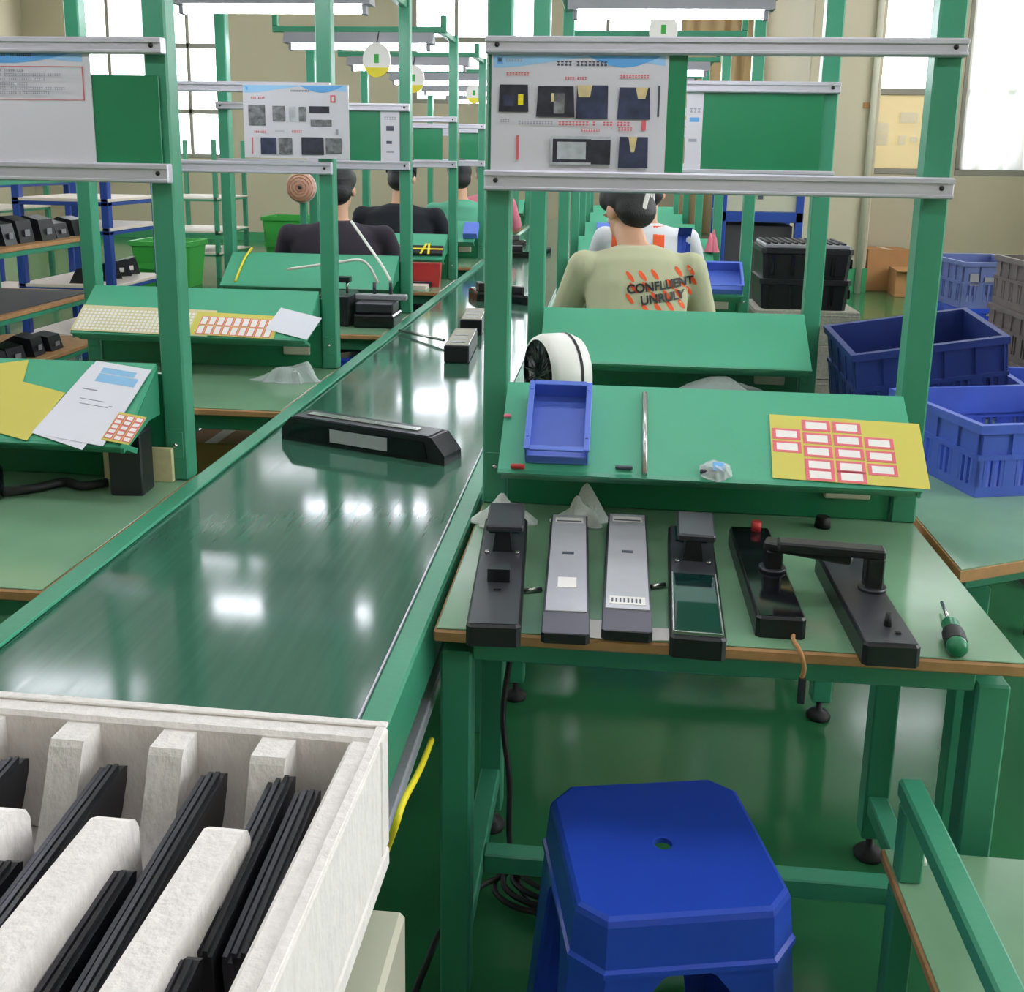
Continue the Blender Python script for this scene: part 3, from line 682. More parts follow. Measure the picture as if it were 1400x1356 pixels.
# ------------------------------------------------------------------ things on the belt
ZB = .7502
bl = thing('lock_housing', 'black lock housing with silver label lying across the belt', 'door lock', (-.575, 2.35, ZB), (0, 0, R(-20.5)))
a = .235
pr = [(-a, 0), (a, 0), (a, .022), (a-.035, .062), (-a+.03, .062), (-a, .03)]
B().prism(pr, 'y', -.040, .040).build('body', 'black', bl)
pr2 = [(-a+.02, .01), (a-.045, .01), (a-.055, .05), (-a+.04, .05)]
B().prism(pr2, 'y', -.043, -.040).build('side_recess', 'blackg', bl)
B().box(-.085, .08, -.0445, -.043, .014, .046).build('silver_label', 'silver', bl)
B().box(-a+.035, a-.045, -.036, .036, .062, .0645, .001).build('rim', 'dgrey', bl)
B().box(-a+.06, a-.09, -.012, .012, .0645, .068, .001).build('ridge', 'steel', bl)
def belt_box(x, y, l, yaw, label, hh=.062, w=.088):
    t = thing('boxed_lock', label, 'door lock', (x, y, ZB), (0, 0, R(yaw)))
    B().box(-w/2, w/2, 0, l, 0, hh, .004).build('body', 'black', t)
    B().box(-w/2+.006, w/2-.006, .006, l-.006, hh, hh+.0015).build('face_plate', 'gfoam', t)
    for i, yy in enumerate((.05, .12, .2)): B().box(-w*.3, w*.3, yy, yy+.03, hh+.0015, hh+.003).build('print', 'ph3', t)
    B().box(w/2-.004, w/2-.001, .004, l-.004, hh, hh+.003).build('chrome_strip', 'steel', t)
    return t
belt_box(-.525, 3.42, .36, 3, 'long black lock body with grey top standing end on at belt middle')
belt_box(-.555, 4.0, .32, 4, 'second long lock body with grey top farther along the belt')
tag(B().cyl(onz(546, 452, ZB+.01), onz(607, 465, ZB+.02), .006, seg=8).build('push_rod', 'steel'), 'thin steel rod from rail to end of long lock body', 'rod')
for k, (px, py, lb) in enumerate(((656, 408, 'bulky black lock part on belt next to grey topped bodies'), (704, 414, 'flat black lock part on belt beside first right bench post'), (705, 352, 'small black lock part far along belt'), (702, 336, 'dark lock part on belt near its far end'), (742, 346, 'dark part on belt beside second right bench post'))):
    p = onz(px, py, ZB); l = .22
    t = thing('lock_mechanism', lb, 'door lock', p, (0, 0, R(20+37*k)))
    B().loft([rect_ring(.075, l, .01, 0), rect_ring(.075, l, .01, .035), rect_ring(.06, l-.03, .01, .045)]).build('body', 'blackg', t)
    B().box(-.015, .015, -.05, .03, .045, .085, .004).build('handle', 'black', t)
    B().box(-.03, -.01, .04, .08, .045, .05, .001).build('tag', 'lab', t)

# ------------------------------------------------------------------ white foam tray with black strips
FB = thing('foam_box', 'white foam packing box full of black strips on conveyor end', 'box', (0, 0, .7588), (0, 0, R(-1)))
fx0, fx1, fy0, fy1, fh = -.803, -.214, .33, .872, .154
tw = .030
B().box(fx0, fx1, fy0, fy1, 0, .025, .004).build('base', 'foam', FB)
for (x0, x1, y0, y1, nm) in ((fx0, fx1, fy1-tw, fy1, 'rear_wall'), (fx0, fx1, fy0, fy0+tw, 'front_wall'), (fx1-tw, fx1, fy0+tw, fy1-tw, 'side_wall'), (fx0, fx0+tw, fy0+tw, fy1-tw, 'side_wall')):
    o = B().box(x0, x1, y0, y1, .025, fh, .004).build(nm, 'foam', FB)
b = B()                               # raised outer lip along the rim
b.box(fx0, fx1, fy1-.010, fy1, fh, fh+.003, .001); b.box(fx1-.010, fx1, fy0, fy1-.010, fh, fh+.003, .001); b.box(fx0, fx0+.010, fy0, fy1-.010, fh, fh+.003, .001)
b.build('rim_lip', 'foam', FB)
yb_ = fy1-tw
dp = [(fy0+tw, .025), (yb_, .025), (yb_, fh-.006), (yb_-.030, fh-.006)]
for i in range(7):
    a_ = math.pi/2*i/6; dp.append((yb_-.034-.045*math.sin(a_)*.9, .055+(fh-.012-.055)*(1-math.sin(a_))**1.3))
dp += [(yb_-.105, .055), (yb_-.118, .07), (yb_-.120, fh-.022), (yb_-.125, fh-.012), (yb_-.136, fh-.006), (fy0+tw, fh-.006)]
DX = [-.313, -.411, -.509, -.607, -.705]
for x in DX: B().prism(list(reversed(dp)), 'x', x-.0165, x+.0165).build('divider', 'foam', FB)
def strip(x, y0, l, z, rx, rz, label):
    t = thing('black_strip', label, 'lock part', (x, y0, z), (R(rx), R(rz*.6), R(rz)), 'black strips in the foam box')
    hh = .070
    pr = [(0, 0), (l-.045, 0), (l-.018, .03), (l-.004, hh-.016), (l, hh-.004), (l-.006, hh), (0, hh)]
    B().prism(pr, 'x', -.004, .009).build('body', 'black', t)
    B().prism([(0, hh*.35), (l-.05, hh*.35), (l-.03, hh-.016), (l-.022, hh-.006), (0, hh-.006)], 'x', -.013, -.004).build('side_flange', 'dgrey', t)
    for xa, dz in ((-.0125, .0), (-.005, .004), (.002, .005)):
        B().prism([(0, hh-.008), (l-.014, hh-.008), (l-.010, hh+dz), (0, hh+dz)], 'x', xa, xa+.004).build('ridge', 'dgrey' if xa < 0 else 'black', t)
    B().box(-.030, -.013, l*.42, l*.42+.018, hh*.52, hh*.66, .002).build('tab', 'black', t)
    B().box(.009, .019, l*.30, l*.30+.014, hh*.62, hh*.74, .002).build('tab', 'dgrey', t)
    return t
ZS = .7588+.028
for i, (x, n) in enumerate(((-.262, 'in compartment against the outer wall'), (-.360, 'in second compartment from the outer wall'), (-.458, 'in third compartment from the outer wall'), (-.556, 'in fourth compartment from the outer wall'))):
    if i == 0: strip(-.284, .625, .205, ZS+.014, 5, 0, 'rear black plastic strip ' + n); strip(-.283, .365, .245, ZS+.010, 5, 0, 'front black plastic strip ' + n)
    else: strip(x+.010, .50, .330, ZS+.006, 4, 0, 'rear black plastic strip ' + n); strip(x-.018, .365, .335, ZS+.004, 3, 0, 'front black plastic strip ' + n)
strip(-.259, .635, .19, ZS+.006, 5, 0, 'slim extra black strip leaning beside outer foam wall')

# ------------------------------------------------------------------ plastic stool
def make_stool():
    t = thing('plastic_stool', '', 'stool')
    n = 32; top = .45
    def ring(w, ch, z):
        a = w/2; P = [(-a+ch, -a), (a-ch, -a), (a, -a+ch), (a, a-ch), (a-ch, a), (-a+ch, a), (-a, a-ch), (-a, -a+ch)]
        out = []
        for i in range(8):
            p, q = P[i], P[(i+1) % 8]
            for k in range(4): out.append(Vector((p[0]+(q[0]-p[0])*k/4, p[1]+(q[1]-p[1])*k/4, z)))
        return out
    def circ(r, z):
        R0 = ring(1, .2, 0); return [Vector((p.x, p.y, 0)).normalized()*r+Vector((0, 0, z)) for p in R0]
    b = B()
    b.loft([circ(.013, top-.012), circ(.013, top-.004), circ(.016, top-.003), ring(.20, .022, top-.001), ring(.290, .032, top), ring(.302, .036, top-.004), ring(.308, .038, top-.012), ring(.320, .042, top-.072), ring(.328, .043, top-.076), ring(.329, .043, top-.084),
            ring(.318, .043, top-.085), ring(.292, .036, top-.03), circ(.013, top-.012)], False, smooth=False)
    b.build('seat', 'blue', t)
    h = .37
    for sx in (-1, 1):
        for sy in (-1, 1):
            def sec(z, wing, th):
                k = (h-z)/h; a = .160+.026*k; ch = .043-.006*k
                pts = [(-a+ch, -a), (-a, -a+ch)]; 
                o_ = [(-a+ch+wing, -a), (-a+ch, -a), (-a, -a+ch), (-a, -a+ch+wing)]
                i_ = [(-a+th, -a+ch+wing), (-a+th, -a+ch+th*.4), (-a+ch+th*.4, -a+th), (-a+ch+wing, -a+th)]
                return [Vector((sx*-x, sy*-y, z)) for x, y in o_+i_]
            lb = B().loft([sec(h, .105, .006), sec(h-.012, .080, .006), sec(h-.035, .064, .006), sec(h-.08, .056, .006), sec(.12, .045, .006), sec(0, .040, .006)]).build('leg', 'blue', t)
    b = B()
    for s in (-1, 1):
        b.box(-.185, .185, s*.178-.004, s*.178+.004, .13, .155, .001) if False else None
    b.bm.free()
    return t
st0 = make_stool()
st0.location = (.108, 1.365, 0); st0.rotation_euler = (0, 0, R(12)); st0['label'] = 'empty blue plastic stool in front of the lock panel bench'; st0['group'] = 'blue plastic stools'
def stool(x, y, label, rz=0):
    o = copy_tree(st0); o.location = (x, y, 0); o.rotation_euler = (0, 0, R(rz)); o['label'] = label; return o

# ------------------------------------------------------------------ low trolley at lower right
tr = thing('low_trolley', 'low green steel trolley with plywood shelf beside the stool', 'trolley', (0, 0, 0))
sh = B().box(.436, 1.05, .45, 1.405, .422, .438, .002).build('shelf', 'ply', tr); B().box(.440, 1.046, .454, 1.401, .438, .4405, .001).build('surface', 'top', sh)
B().box(.440, .474, .45, 1.37, .552, .582, .004).build('side_rail', 'green', tr)
for y in (1.325, .47): B().box(.4405, .4735, y, y+.034, .4405, .552, .003).build('upright', 'green', tr)
for x in (.445, .995):
    for y in (1.35, .47): B().box(x, x+.035, y, y+.035, .02, .40, .003).build('leg', 'green', tr)
B().box(.45, 1.03, 1.355, 1.385, .40, .422, .002).build('cross_rail', 'green', tr); B().box(.45, 1.03, .475, .505, .40, .422, .002).build('cross_rail', 'green', tr)
for x in (.462, 1.012):
    for y in (1.367, .487): B().cyl((x, y, 0), (x, y, .02), .018, seg=12).build('foot', 'rubber', tr)
B().lathe([(.001, 0), (.007, 0), (.007, .006), (.001, .008)], 8, M=Matrix.Translation((.474, 1.34, .47)) @ Matrix.Rotation(R(90), 4, 'Y')).build('bolt', 'white', tr)

# ------------------------------------------------------------------ cables under the first right bench
tag(B().tube([(-.165, 1.94, .66), (-.175, 1.90, .48), (-.185, 1.84, .36), (-.165, 1.79, .25), (-.16, 1.77, .12), (-.13, 1.75, .03), (-.06, 1.66, .01), (0.0, 1.60, .008)], .006, 8).build('power_cable', 'rubber'), 'black power cable drooping from bench underside down to floor', 'cable')
pts = [Vector((-.1+.10*math.cos(i*.7)+.01*i/5, 1.78+.07*math.sin(i*.7), .009+.0016*i)) for i in range(34)]
tag(B().tube(pts, .006, 6).build('coiled_cable', 'rubber'), 'coil of black cable lying on floor under lock bench', 'cable')
tag(B().tube([(-.18, 1.80, .02), (-.22, 1.72, .05), (-.262, 1.58, .08), (-.275, 1.45, .10), (-.30, 1.35, .08), (-.36, 1.3, .075)], .006, 6).build('power_cable', 'rubber'), 'black cable running from bench to conveyor underside', 'cable')
tag(B().tube([onx(590, 1012, -.24), onx(575, 1050, -.232), onx(552, 1095, -.23), onx(540, 1130, -.235), onx(527, 1165, -.252)], .0045, 8).build('yellow_wire', 'yel'), 'yellow wire hanging along the conveyor side beside the foam box', 'wire')

# ------------------------------------------------------------------ bench 1 left clutter
p = onz(190, 671, ZB)
o = tag(B().box(-.035, .035, 0, .06, 0, .135, .003).build('black_block', 'black', loc=(-.985, 1.925, ZB), rot=(0, 0, R(3))), 'upright black rectangular block under green shelf beside first post', 'block')
bx_ = thing('small_carton', 'cream carton with printed lines behind black block', 'carton', (-1.03, 2.025, ZB))
B().box(-.055, .10, 0, .012, 0, .075, .001).build('body', 'cream', bx_)
for i in range(3): B().box(-.02+.016*i, -.012+.016*i, -.0006, 0, .01, .065).build('print', 'txt', bx_)
dv = thing('cable_head', 'dark rounded driver head with cable on first bench edge', 'tool', (-1.27, 1.86, ZB))
B().lathe([(.001, 0), (.045, 0), (.05, .02), (.05, .06), (.035, .085), (.03, .12), (.034, .15), (.02, .17), (.001, .172)], 18).build('body', 'blackg', dv)
B().tube([(.04, .02, .012), (.09, .05, .012), (.13, .10, .012), (.18, .08, .012), (.22, .11, .012)], .010, 8).build('cable', 'rubber', dv)
p = onz(288, 606, .56)
uc = thing('brown_carton', 'brown carton standing on floor under the cream label sheet bench', 'carton', (p.x, p.y+.10, 0))
B().box(-.10, .10, -.10, .12, 0, .56, .004).build('body', 'card', uc); B().box(-.02, .02, -.101, .12, .56, .561).build('tape', 'brackp', uc)
crumple('plastic_bag', 'film', (-1.01, 3.06, ZB), .13, .07, .07, 21, 'crumpled clear plastic bag on second bench near conveyor rail', 'bag', sharp=1.1)
wp = crumple('plastic_wrap', 'film', (.36, 2.90, ZB), .34, .09, .075, 22, 'long heap of clear plastic wrap on bench behind lock bench', 'plastic wrap', sharp=1.0)
B().box(-.16, .16, -.03, .03, .001, .014, .003).build('white_core', 'lab', wp)

# ------------------------------------------------------------------ fan on second right bench
fn = thing('desk_fan', 'round white desk fan with black front on second bench', 'fan', (-.135, 2.62, ZB), (0, 0, R(-62)))
Mx = Matrix.Translation((0, 0, .145)) @ Matrix.Rotation(R(90), 4, 'X')
B().lathe([(.094, .055), (.101, .052), (.108, .035), (.108, -.03), (.095, -.058), (.04, -.068), (.001, -.07)], 28, M=Mx, cap=False).build('shell', 'white', fn)
B().lathe([(.001, .044), (.09, .044), (.097, .050)], 28, M=Mx, cap=False).build('grille', 'blackg', fn)
for i in range(16):
    a_ = 2*math.pi*i/16; B().tube([Mx @ Vector((.015*math.cos(a_), .015*math.sin(a_), .055)), Mx @ Vector((.088*math.cos(a_+.35), .088*math.sin(a_+.35), .052))], .0016, 5).build('grille_bar', 'rubber', fn)
B().lathe([(.109, -.02), (.1095, -.024), (.109, -.028)], 28, M=Mx, cap=False).build('band', 'rubber', fn)
B().lathe([(.07, 0), (.07, .012), (.02, .02), (.018, .045), (.001, .045)], 20).build('base', 'white', fn)

# ------------------------------------------------------------------ third left bench machine and hoses, red box, taped part
mc = thing('clamp_machine', 'black clamp machine with posts on third bench', 'machine', (-1.06, 4.22, ZB))
B().box(-.15, -.02, -.12, .06, 0, .13, .006).build('block', 'black', mc); B().box(0, .17, -.14, .04, 0, .055, .006).build('base', 'blackg', mc)
B().box(.0, .16, -.10, .02, .055, .10, .006).build('slide', 'dgrey', mc); B().box(-.02, .20, -.02, .02, .10, .125, .004).build('bar', 'lampgrey', mc)
for x in (-.13, -.05): B().cyl((x, -.03, .13), (x, -.03, .185), .006, seg=10).build('guide_post', 'steel', mc)
B().box(-.145, -.035, -.05, -.01, .175, .20, .003).build('bridge', 'black', mc)
for x in (.06, .13): B().cyl((x, 0, .125), (x, 0, .175), .008, seg=10).build('fitting', 'dgrey', mc)
tag(B().tube([(-.99, 4.24, .92), (-1.02, 4.22, .99), (-1.06, 4.20, 1.02), (-1.14, 4.18, 1.01), (-1.3, 4.17, .985), (-1.36, 4.17, .975)], .006, 8).build('air_hose', 'white'), 'white curved air hose looping over the green shelf', 'hose')
tag(B().tube([(-.93, 4.22, .93), (-.98, 4.28, .99), (-1.08, 4.40, 1.08), (-1.17, 4.51, 1.16)], .006, 8).build('air_hose', 'white'), 'white straight air hose slanting across the green shelf', 'hose')
y4 = LY[3]
tag(B().prism([(-.06, 0), (.06, 0), (.06, .02), (-.06, .02)], 'y', 0, .10).build('cream_tray', 'brackp', loc=(-1.05, y4-.52, ZB)), 'cream tray holding red box on fourth bench', 'tray')
rb = thing('red_box', 'red plastic box tilted on cream tray on fourth bench', 'box', (-1.06, y4-.40, ZB), (R(0), 0, 0)); B().prism([(-.12, 0), (.12, 0), (.13, .13), (-.10, .13)], 'y', 0, .05).build('body', 'red', rb); B().box(-.06, .08, -.012, 0, 0, .03, .004).build('dark_part', 'black', rb)
ty = thing('taped_profile', 'dark part marked with yellow tape lying on green shelf', 'part'); ty.matrix_world = shelf_mat(XL, y4, .21, .03, .002)
B().box(-.17, .17, 0, .07, 0, .02, .003).build('body', 'black', ty)
B().box(-.17, .17, .03, .042, .02, .022).build('tape', 'yel', ty)
for i, x in enumerate((-.15, -.08, .06, .09)): B().box(-.006, .006, -.045, .045, 0, .002).build('tape', 'yel', ty, (x, .036, .0225), (0, 0, R((-25, -20, -15, 5)[i])))

# ------------------------------------------------------------------ people
def remeshed(b, name, k, parent, vox, smooth=4):
    o = b.build('tmp', k); md = o.modifiers.new('r', 'REMESH'); md.mode = 'VOXEL'; md.voxel_size = vox; md.use_smooth_shade = True
    if smooth: s = o.modifiers.new('s', 'SMOOTH'); s.iterations = smooth; s.factor = .5
    dg = bpy.context.evaluated_depsgraph_get(); dg.update()
    me = bpy.data.meshes.new_from_object(o.evaluated_get(dg)); me.name = name
    bpy.data.objects.remove(o); n = bpy.data.objects.new(name, me); C.objects.link(n); n.parent = parent
    if not me.materials: me.materials.append(m[k])
    for p in me.polygons: p.use_smooth = True
    return n
def ell(c, rx, ry, n=20, tilt=0):
    c = Vector(c); Rm = Matrix.Rotation(tilt, 3, 'X')
    return [c+Rm @ Vector((rx*math.cos(2*math.pi*i/n), ry*math.sin(2*math.pi*i/n), 0)) for i in range(n)]
def person(loc, rz, label, shirt, hair='hair', style='bun', vox=.009, lean=.12, head_yaw=0, head_drop=0, hx=0, sh_w=.19, sleeve='short', s=1.0, trousers='navy', seat_stool=True):
    t = thing('person', label, 'person', loc, (0, 0, R(rz)), 'seated workers'); t.scale = (s, s, s)
    L = lean; hz = .455                     # seat height
    neck = Vector((0, L+.03, 1.085)); hc = Vector((hx, L+.075+head_drop, 1.235-head_drop*.55))
    Mh = Matrix.Translation(hc) @ Matrix.Rotation(R(head_yaw), 4, 'Z') @ Matrix.Rotation(-R(14)-head_drop*4, 4, 'X')
    def torso(g):
        tl = -.25*(L/.12)
        return [ell((0, -.01, hz+.005), .10+g, .08+g), ell((0, -.005, hz+.03), .165+g, .12+g), ell((0, 0, hz+.12), .172+g, .122+g), ell((0, L*.25, hz+.24), .15+g, .108+g, tilt=tl), ell((0, L*.55, hz+.37), .160+g, .112+g, tilt=tl),
                ell((0, L*.8, hz+.49), sh_w-.015+g, .108+g, tilt=tl), ell((0, L*.93, hz+.565), sh_w-.02+g, .088+g, tilt=tl), ell((0, L+.01, hz+.61), .12+g, .066+g, tilt=tl), ell((0, L+.02, hz+.635), .058+g*.6, .055+g*.6)]
    J = {}
    for sx in (-1, 1):
        J[sx] = dict(sh=Vector((sx*(sh_w-.005), L*.9, 1.015)), el=Vector((sx*(sh_w+.07), L+.10, .80)), wr=Vector((sx*.13, L+.31, .800)), hip=Vector((sx*.09, .0, hz+.085)), kn=Vector((sx*.115, .40, hz+.055)), an=Vector((sx*.115, .37, .085)))
    b = B(); b.loft(torso(-.006)); b.cyl(neck-Vector((0, .01, .04)), hc-Vector((0, .02, .06)), .054, .052, 14)
    # head: cranium, jaw, nose, ears, brows
    def H(v): return Mh @ Vector(v)
    R3 = Mh.to_3x3()
    b.ball(H((0, -.012, .03)), 1, (.075, .094, .088), 18, M=R3); b.ball(H((0, .028, -.035)), 1, (.060, .066, .074), 16, M=R3); b.ball(H((0, .05, -.085)), 1, (.032, .030, .026), 10, M=R3)
    b.capsule(H((0, .088, .004)), H((0, .106, -.028)), .010, .0145, 8)
    for sx in (-1, 1):
        b.ball(H((sx*.077, -.004, -.008)), 1, (.012, .020, .032), 10, M=R3)
        b.capsule(H((sx*.048, .078, .024)), H((sx*.014, .090, .022)), .008, .009, 8)
        j = J[sx]
        b.capsule(j['sh'], j['el'], .048, .038); b.capsule(j['el'], j['wr'], .037, .026)
        b.capsule(j['hip'], j['kn'], .082, .056); b.capsule(j['kn'], j['an'], .052, .036)
        b.capsule(j['an']-Vector((0, .01, .045)), j['an']+Vector((0, .15, -.052)), .036, .028)
        # hand: palm and five curled fingers
        d = vn(Vector((-sx*.25, 1, -.02))); sd_ = Vector((0, 0, 1)).cross(d)*(1); w_ = j['wr']; up = Vector((0, 0, 1))
        pc_ = w_+d*.055; b.capsule(w_+d*.02, pc_+d*.012, .024, .026, 10)
        for q in (-1, 1): b.capsule(pc_+sd_*q*.018, pc_+sd_*q*.022+d*.03, .016, .013, 8)
        for fi, (off, ln) in enumerate(((-.030, .058), (-.010, .070), (.010, .074), (.030, .064))):
            o1 = pc_+sd_*off*sx+d*.035; o2 = o1+d*ln*.5-up*.006; o3 = o2+d*ln*.35-up*.024
            b.capsule(o1, o2, .0095, .0085, 8); b.capsule(o2, o3, .0085, .007, 8)
        th0 = w_+d*.03+sd_*sx*.022; th1 = th0+(d*.6+sd_*sx*.8).normalized()*.03; th2 = th1+(d*.95+sd_*sx*.1-up*.2).normalized()*.026
        b.capsule(th0, th1, .012, .0105, 8); b.capsule(th1, th2, .0105, .0085, 8)
    body = remeshed(b, 'body', 'skin', t, vox*.8, 3)
    # eyes and mouth
    for sx in (-1, 1): B().ball(H((sx*.031, .082, .004)), .0105, seg=10).build('eye', 'lab', body); B().ball(H((sx*.031, .0915, .003)), .0048, seg=8).build('iris', 'rubber', body)
    B().ball(H((0, .088, -.062)), 1, (.022, .008, .006), 10, M=R3).build('mouth', 'pink', body)
    # shirt with sleeves
    b = B(); b.loft(torso(.011))
    for sx in (-1, 1):
        j = J[sx]; e = j['el'] if sleeve == 'long' else j['sh'].lerp(j['el'], .82)
        b.capsule(j['sh']+Vector((sx*.004, 0, -.002)), e, .060, .057)
        b.capsule(j['sh']+Vector((-sx*.012, 0, -.006)), (sx*.06, L+.012, 1.05), .057, .030)
        if sleeve == 'long': b.capsule(j['el'], j['el'].lerp(j['wr'], .9), .054, .04)
    shirt_o = remeshed(b, 'shirt', shirt, t, vox, 6)
    b = B()
    for sx in (-1, 1):
        j = J[sx]; b.capsule(j['hip'], j['kn'], .093, .068); b.capsule(j['kn'], j['an']+Vector((0, 0, .03)), .064, .052)
    b.ball((0, 0, hz+.1), 1, (.18, .13, .095)); remeshed(b, 'trousers', trousers, t, .014, 5)
    for sx in (-1, 1):
        j = J[sx]; B().loft([ell(j['an']+Vector((0, .065, -.084)), .044, .125), ell(j['an']+Vector((0, .065, -.05)), .046, .125), ell(j['an']+Vector((0, .03, -.015)), .042, .075), ell(j['an']+Vector((0, 0, .01)), .042, .045)]).build('shoe', 'rubber', t)
    # hair
    b = B(); b.ball(H((0, -.022, .042)), 1, (.086, .100, .092), 20, M=R3); b.ball(H((0, -.055, -.015)), 1, (.078, .058, .075), 16, M=R3)
    for sx in (-1, 1): b.ball(H((sx*.055, .01, .06)), 1, (.034, .060, .050), 10, M=R3)
    if style == 'bun': b.ball(H((0, -.115, .035)), .042)
    if style == 'pony': b.capsule(H((0, -.11, .03)), H((.01, -.16, -.09)), .032, .034); b.capsule(H((.01, -.16, -.09)), H((.02, -.15, -.24)), .034, .014)
    ho = remeshed(b, 'hair', hair, t, vox*.9, 3)
    if style == 'cap': 
        B().loft([[H(v) for v in ell((0, -.018, .03), .092, .108)], [H(v) for v in ell((0, -.018, .085), .088, .102)], [H(v) for v in ell((0, -.018, .125), .066, .078)], [H(v) for v in ell((0, -.018, .140), .02, .024)]], smooth=True).build('cap', 'blk', t)
        B().loft([[H(v) for v in ell((0, .10, .042), .07, .07)], [H(v) for v in ell((0, .10, .047), .068, .068)]]).build('cap_peak', 'blk', t)
    bpy.context.view_layer.update()
    if seat_stool: stool(loc[0]-.0, loc[1]+.02, 'blue plastic stool under the ' + label.split(' seated')[0], rz)
    return t, shirt_o, H
tg, sg, Hg = person((.10, 3.60, 0), 3, 'person in pale olive shirt with orange print seated with bowed head', 'olive', style='short', vox=.008, lean=.16, head_drop=.065, head_yaw=28, hx=-.03, sh_w=.185, s=1.05)
# white ribbon clip at the back of the head
for i, (x, z0, z1, wd) in enumerate(((.012, .06, -.05, .016), (.04, .075, .0, .02), (.06, .06, -.02, .012))):
    B().box(-wd/2, wd/2, -.004, .004, -abs(z0-z1)/2, abs(z0-z1)/2, .002).build('hair_ribbon', 'lab', tg, Hg((x, -.128+.02*i, (z0+z1)/2)), (R(-10), R(14-8*i), 0))
# print on the back of the shirt
bpy.context.view_layer.update()
bvh = BVHTree.FromPolygons([v.co for v in sg.data.vertices], [p.vertices for p in sg.data.polygons])
def press(me, off):
    for v in me.vertices:
        hit = bvh.ray_cast(Vector((v.co.x, -1, v.co.z)), Vector((0, 1, 0)))
        if hit[0] is not None: v.co = hit[0]-Vector((0, off, 0))
def text_mesh(s, size, x, z, rot, k, nm):
    cu = bpy.data.curves.new('txt', 'FONT'); cu.body = s; cu.size = size; cu.align_x = 'CENTER'; cu.offset = .0014
    o = bpy.data.objects.new('txt', cu); C.objects.link(o); dg = bpy.context.evaluated_depsgraph_get()
    me = bpy.data.meshes.new_from_object(o.evaluated_get(dg)); bpy.data.objects.remove(o)
    bm_ = bmesh.new(); bm_.from_mesh(me); bmesh.ops.triangulate(bm_, faces=bm_.faces)
    for v in bm_.verts: q = Matrix.Rotation(rot, 3, 'Z') @ v.co; v.co = Vector((x+q.x, 0, z+q.y))
    bm_.to_mesh(me); bm_.free(); press(me, .008); me.materials.clear(); me.materials.append(m[k])
    n = bpy.data.objects.new(nm, me); C.objects.link(n); n.parent = sg; return n
text_mesh('CONFLUENT', .040, .075, .955, R(7), 'rubber', 'shirt_lettering'); text_mesh('UNRULY', .040, .082, .915, R(7), 'rubber', 'shirt_lettering')
b = B(); rr = random.Random(4)
for r_ in range(4):
    for c in range(6):
        x = -.032+c*.042+(.012 if r_ % 2 else 0); z = .995-.036*r_+.004*c; q = []
        for i in range(12):
            a_ = 2*math.pi*i/12; u, v = .007*math.cos(a_), .021*math.sin(a_); q.append(Vector((x+u*.8-v*.62, 0, z+v*.8+u*.62)))
        if (r_*6+c) % 5 == 3: continue
        b.poly(q)
so_ = b.build('shirt_stripes', 'orange', sg); press(so_.data, .0022)
person((-1.40, 5.02, 0), 6, 'person in dark purple shirt seated at the taped part bench', 'purple', style='short', vox=.011, lean=.13, sh_w=.235, sleeve='long', s=1.03)
person((-1.36, 6.33, 0), 0, 'person in black shirt and dark cap seated farther along the row', 'blk', style='cap', vox=.011, lean=.11, sh_w=.225, s=1.06)
person((-1.10, 7.40, 0), 14, 'person in teal top with dark hair seated beyond the person in black', 'teal', style='short', vox=.013, lean=.10, s=1.05)
person((-1.08, 8.66, 0), 8, 'person with long brown ponytail and pink collar seated beyond teal top', 'pinkc', hair='hairb', style='pony', vox=.013, s=1.05)
tw_, sw_, Hw = person((.17, 5.18, 0), 0, 'person in white shirt with orange and blue panels seated behind olive shirt', 'whitec', style='short', vox=.012, lean=.14, sh_w=.205, s=1.04)
bvh = BVHTree.FromPolygons([v.co for v in sw_.data.vertices], [p.vertices for p in sw_.data.polygons])
sg = sw_
for x0, x1, k in ((-.17, -.08, 'orange'), (.03, .085, 'orange'), (.15, .215, 'bluec')):
    b = B()
    for i in range(8):
        for j in range(3):
            q0, q1 = x0+(x1-x0)*j/3, x0+(x1-x0)*(j+1)/3; z0, z1 = .72+.045*i, .72+.045*(i+1); b.poly([Vector((q0, 0, z0)), Vector((q1, 0, z0)), Vector((q1, 0, z1)), Vector((q0, 0, z1))])
    o = b.build('shirt_panel', k, sw_); press(o.data, .003)
stool(-1.28, 2.75, 'blue plastic stool half under the cream label sheet bench', 5) if False else None
# round fan guard hung near the purple worker
p = ony(412, 256, 5.75); fg = thing('wall_fan', 'round pinkish fan on green stand beside person in dark purple', 'fan', (p.x, 5.75, 0))
Mx = Matrix.Translation((0, 0, p.z)) @ Matrix.Rotation(R(90), 4, 'X')
B().lathe([(.001, .03), (.05, .03), (.075, .02), (.085, 0), (.075, -.025), (.03, -.04), (.001, -.04)], 24, M=Mx).build('head', 'fuzzy', fg)
B().lathe([(.086, .006), (.090, 0), (.086, -.006)], 24, M=Mx, cap=False).build('ring', 'brackp', fg)
for rr_, zz_ in ((.02, .034), (.038, .033), (.056, .030), (.072, .024)): B().lathe([(rr_-.003, zz_), (rr_, zz_+.003), (rr_+.003, zz_)], 20, M=Mx, cap=False).build('guard_ring', 'card', fg)
B().lathe([(.001, .036), (.012, .036), (.012, .03)], 12, M=Mx).build('hub', 'hairb', fg)
B().box(-.02, .02, .02, .05, .03, p.z-.06, .003).build('pole', 'green', fg); B().box(-.12, .12, -.10, .14, 0, .03, .004).build('base', 'green', fg)

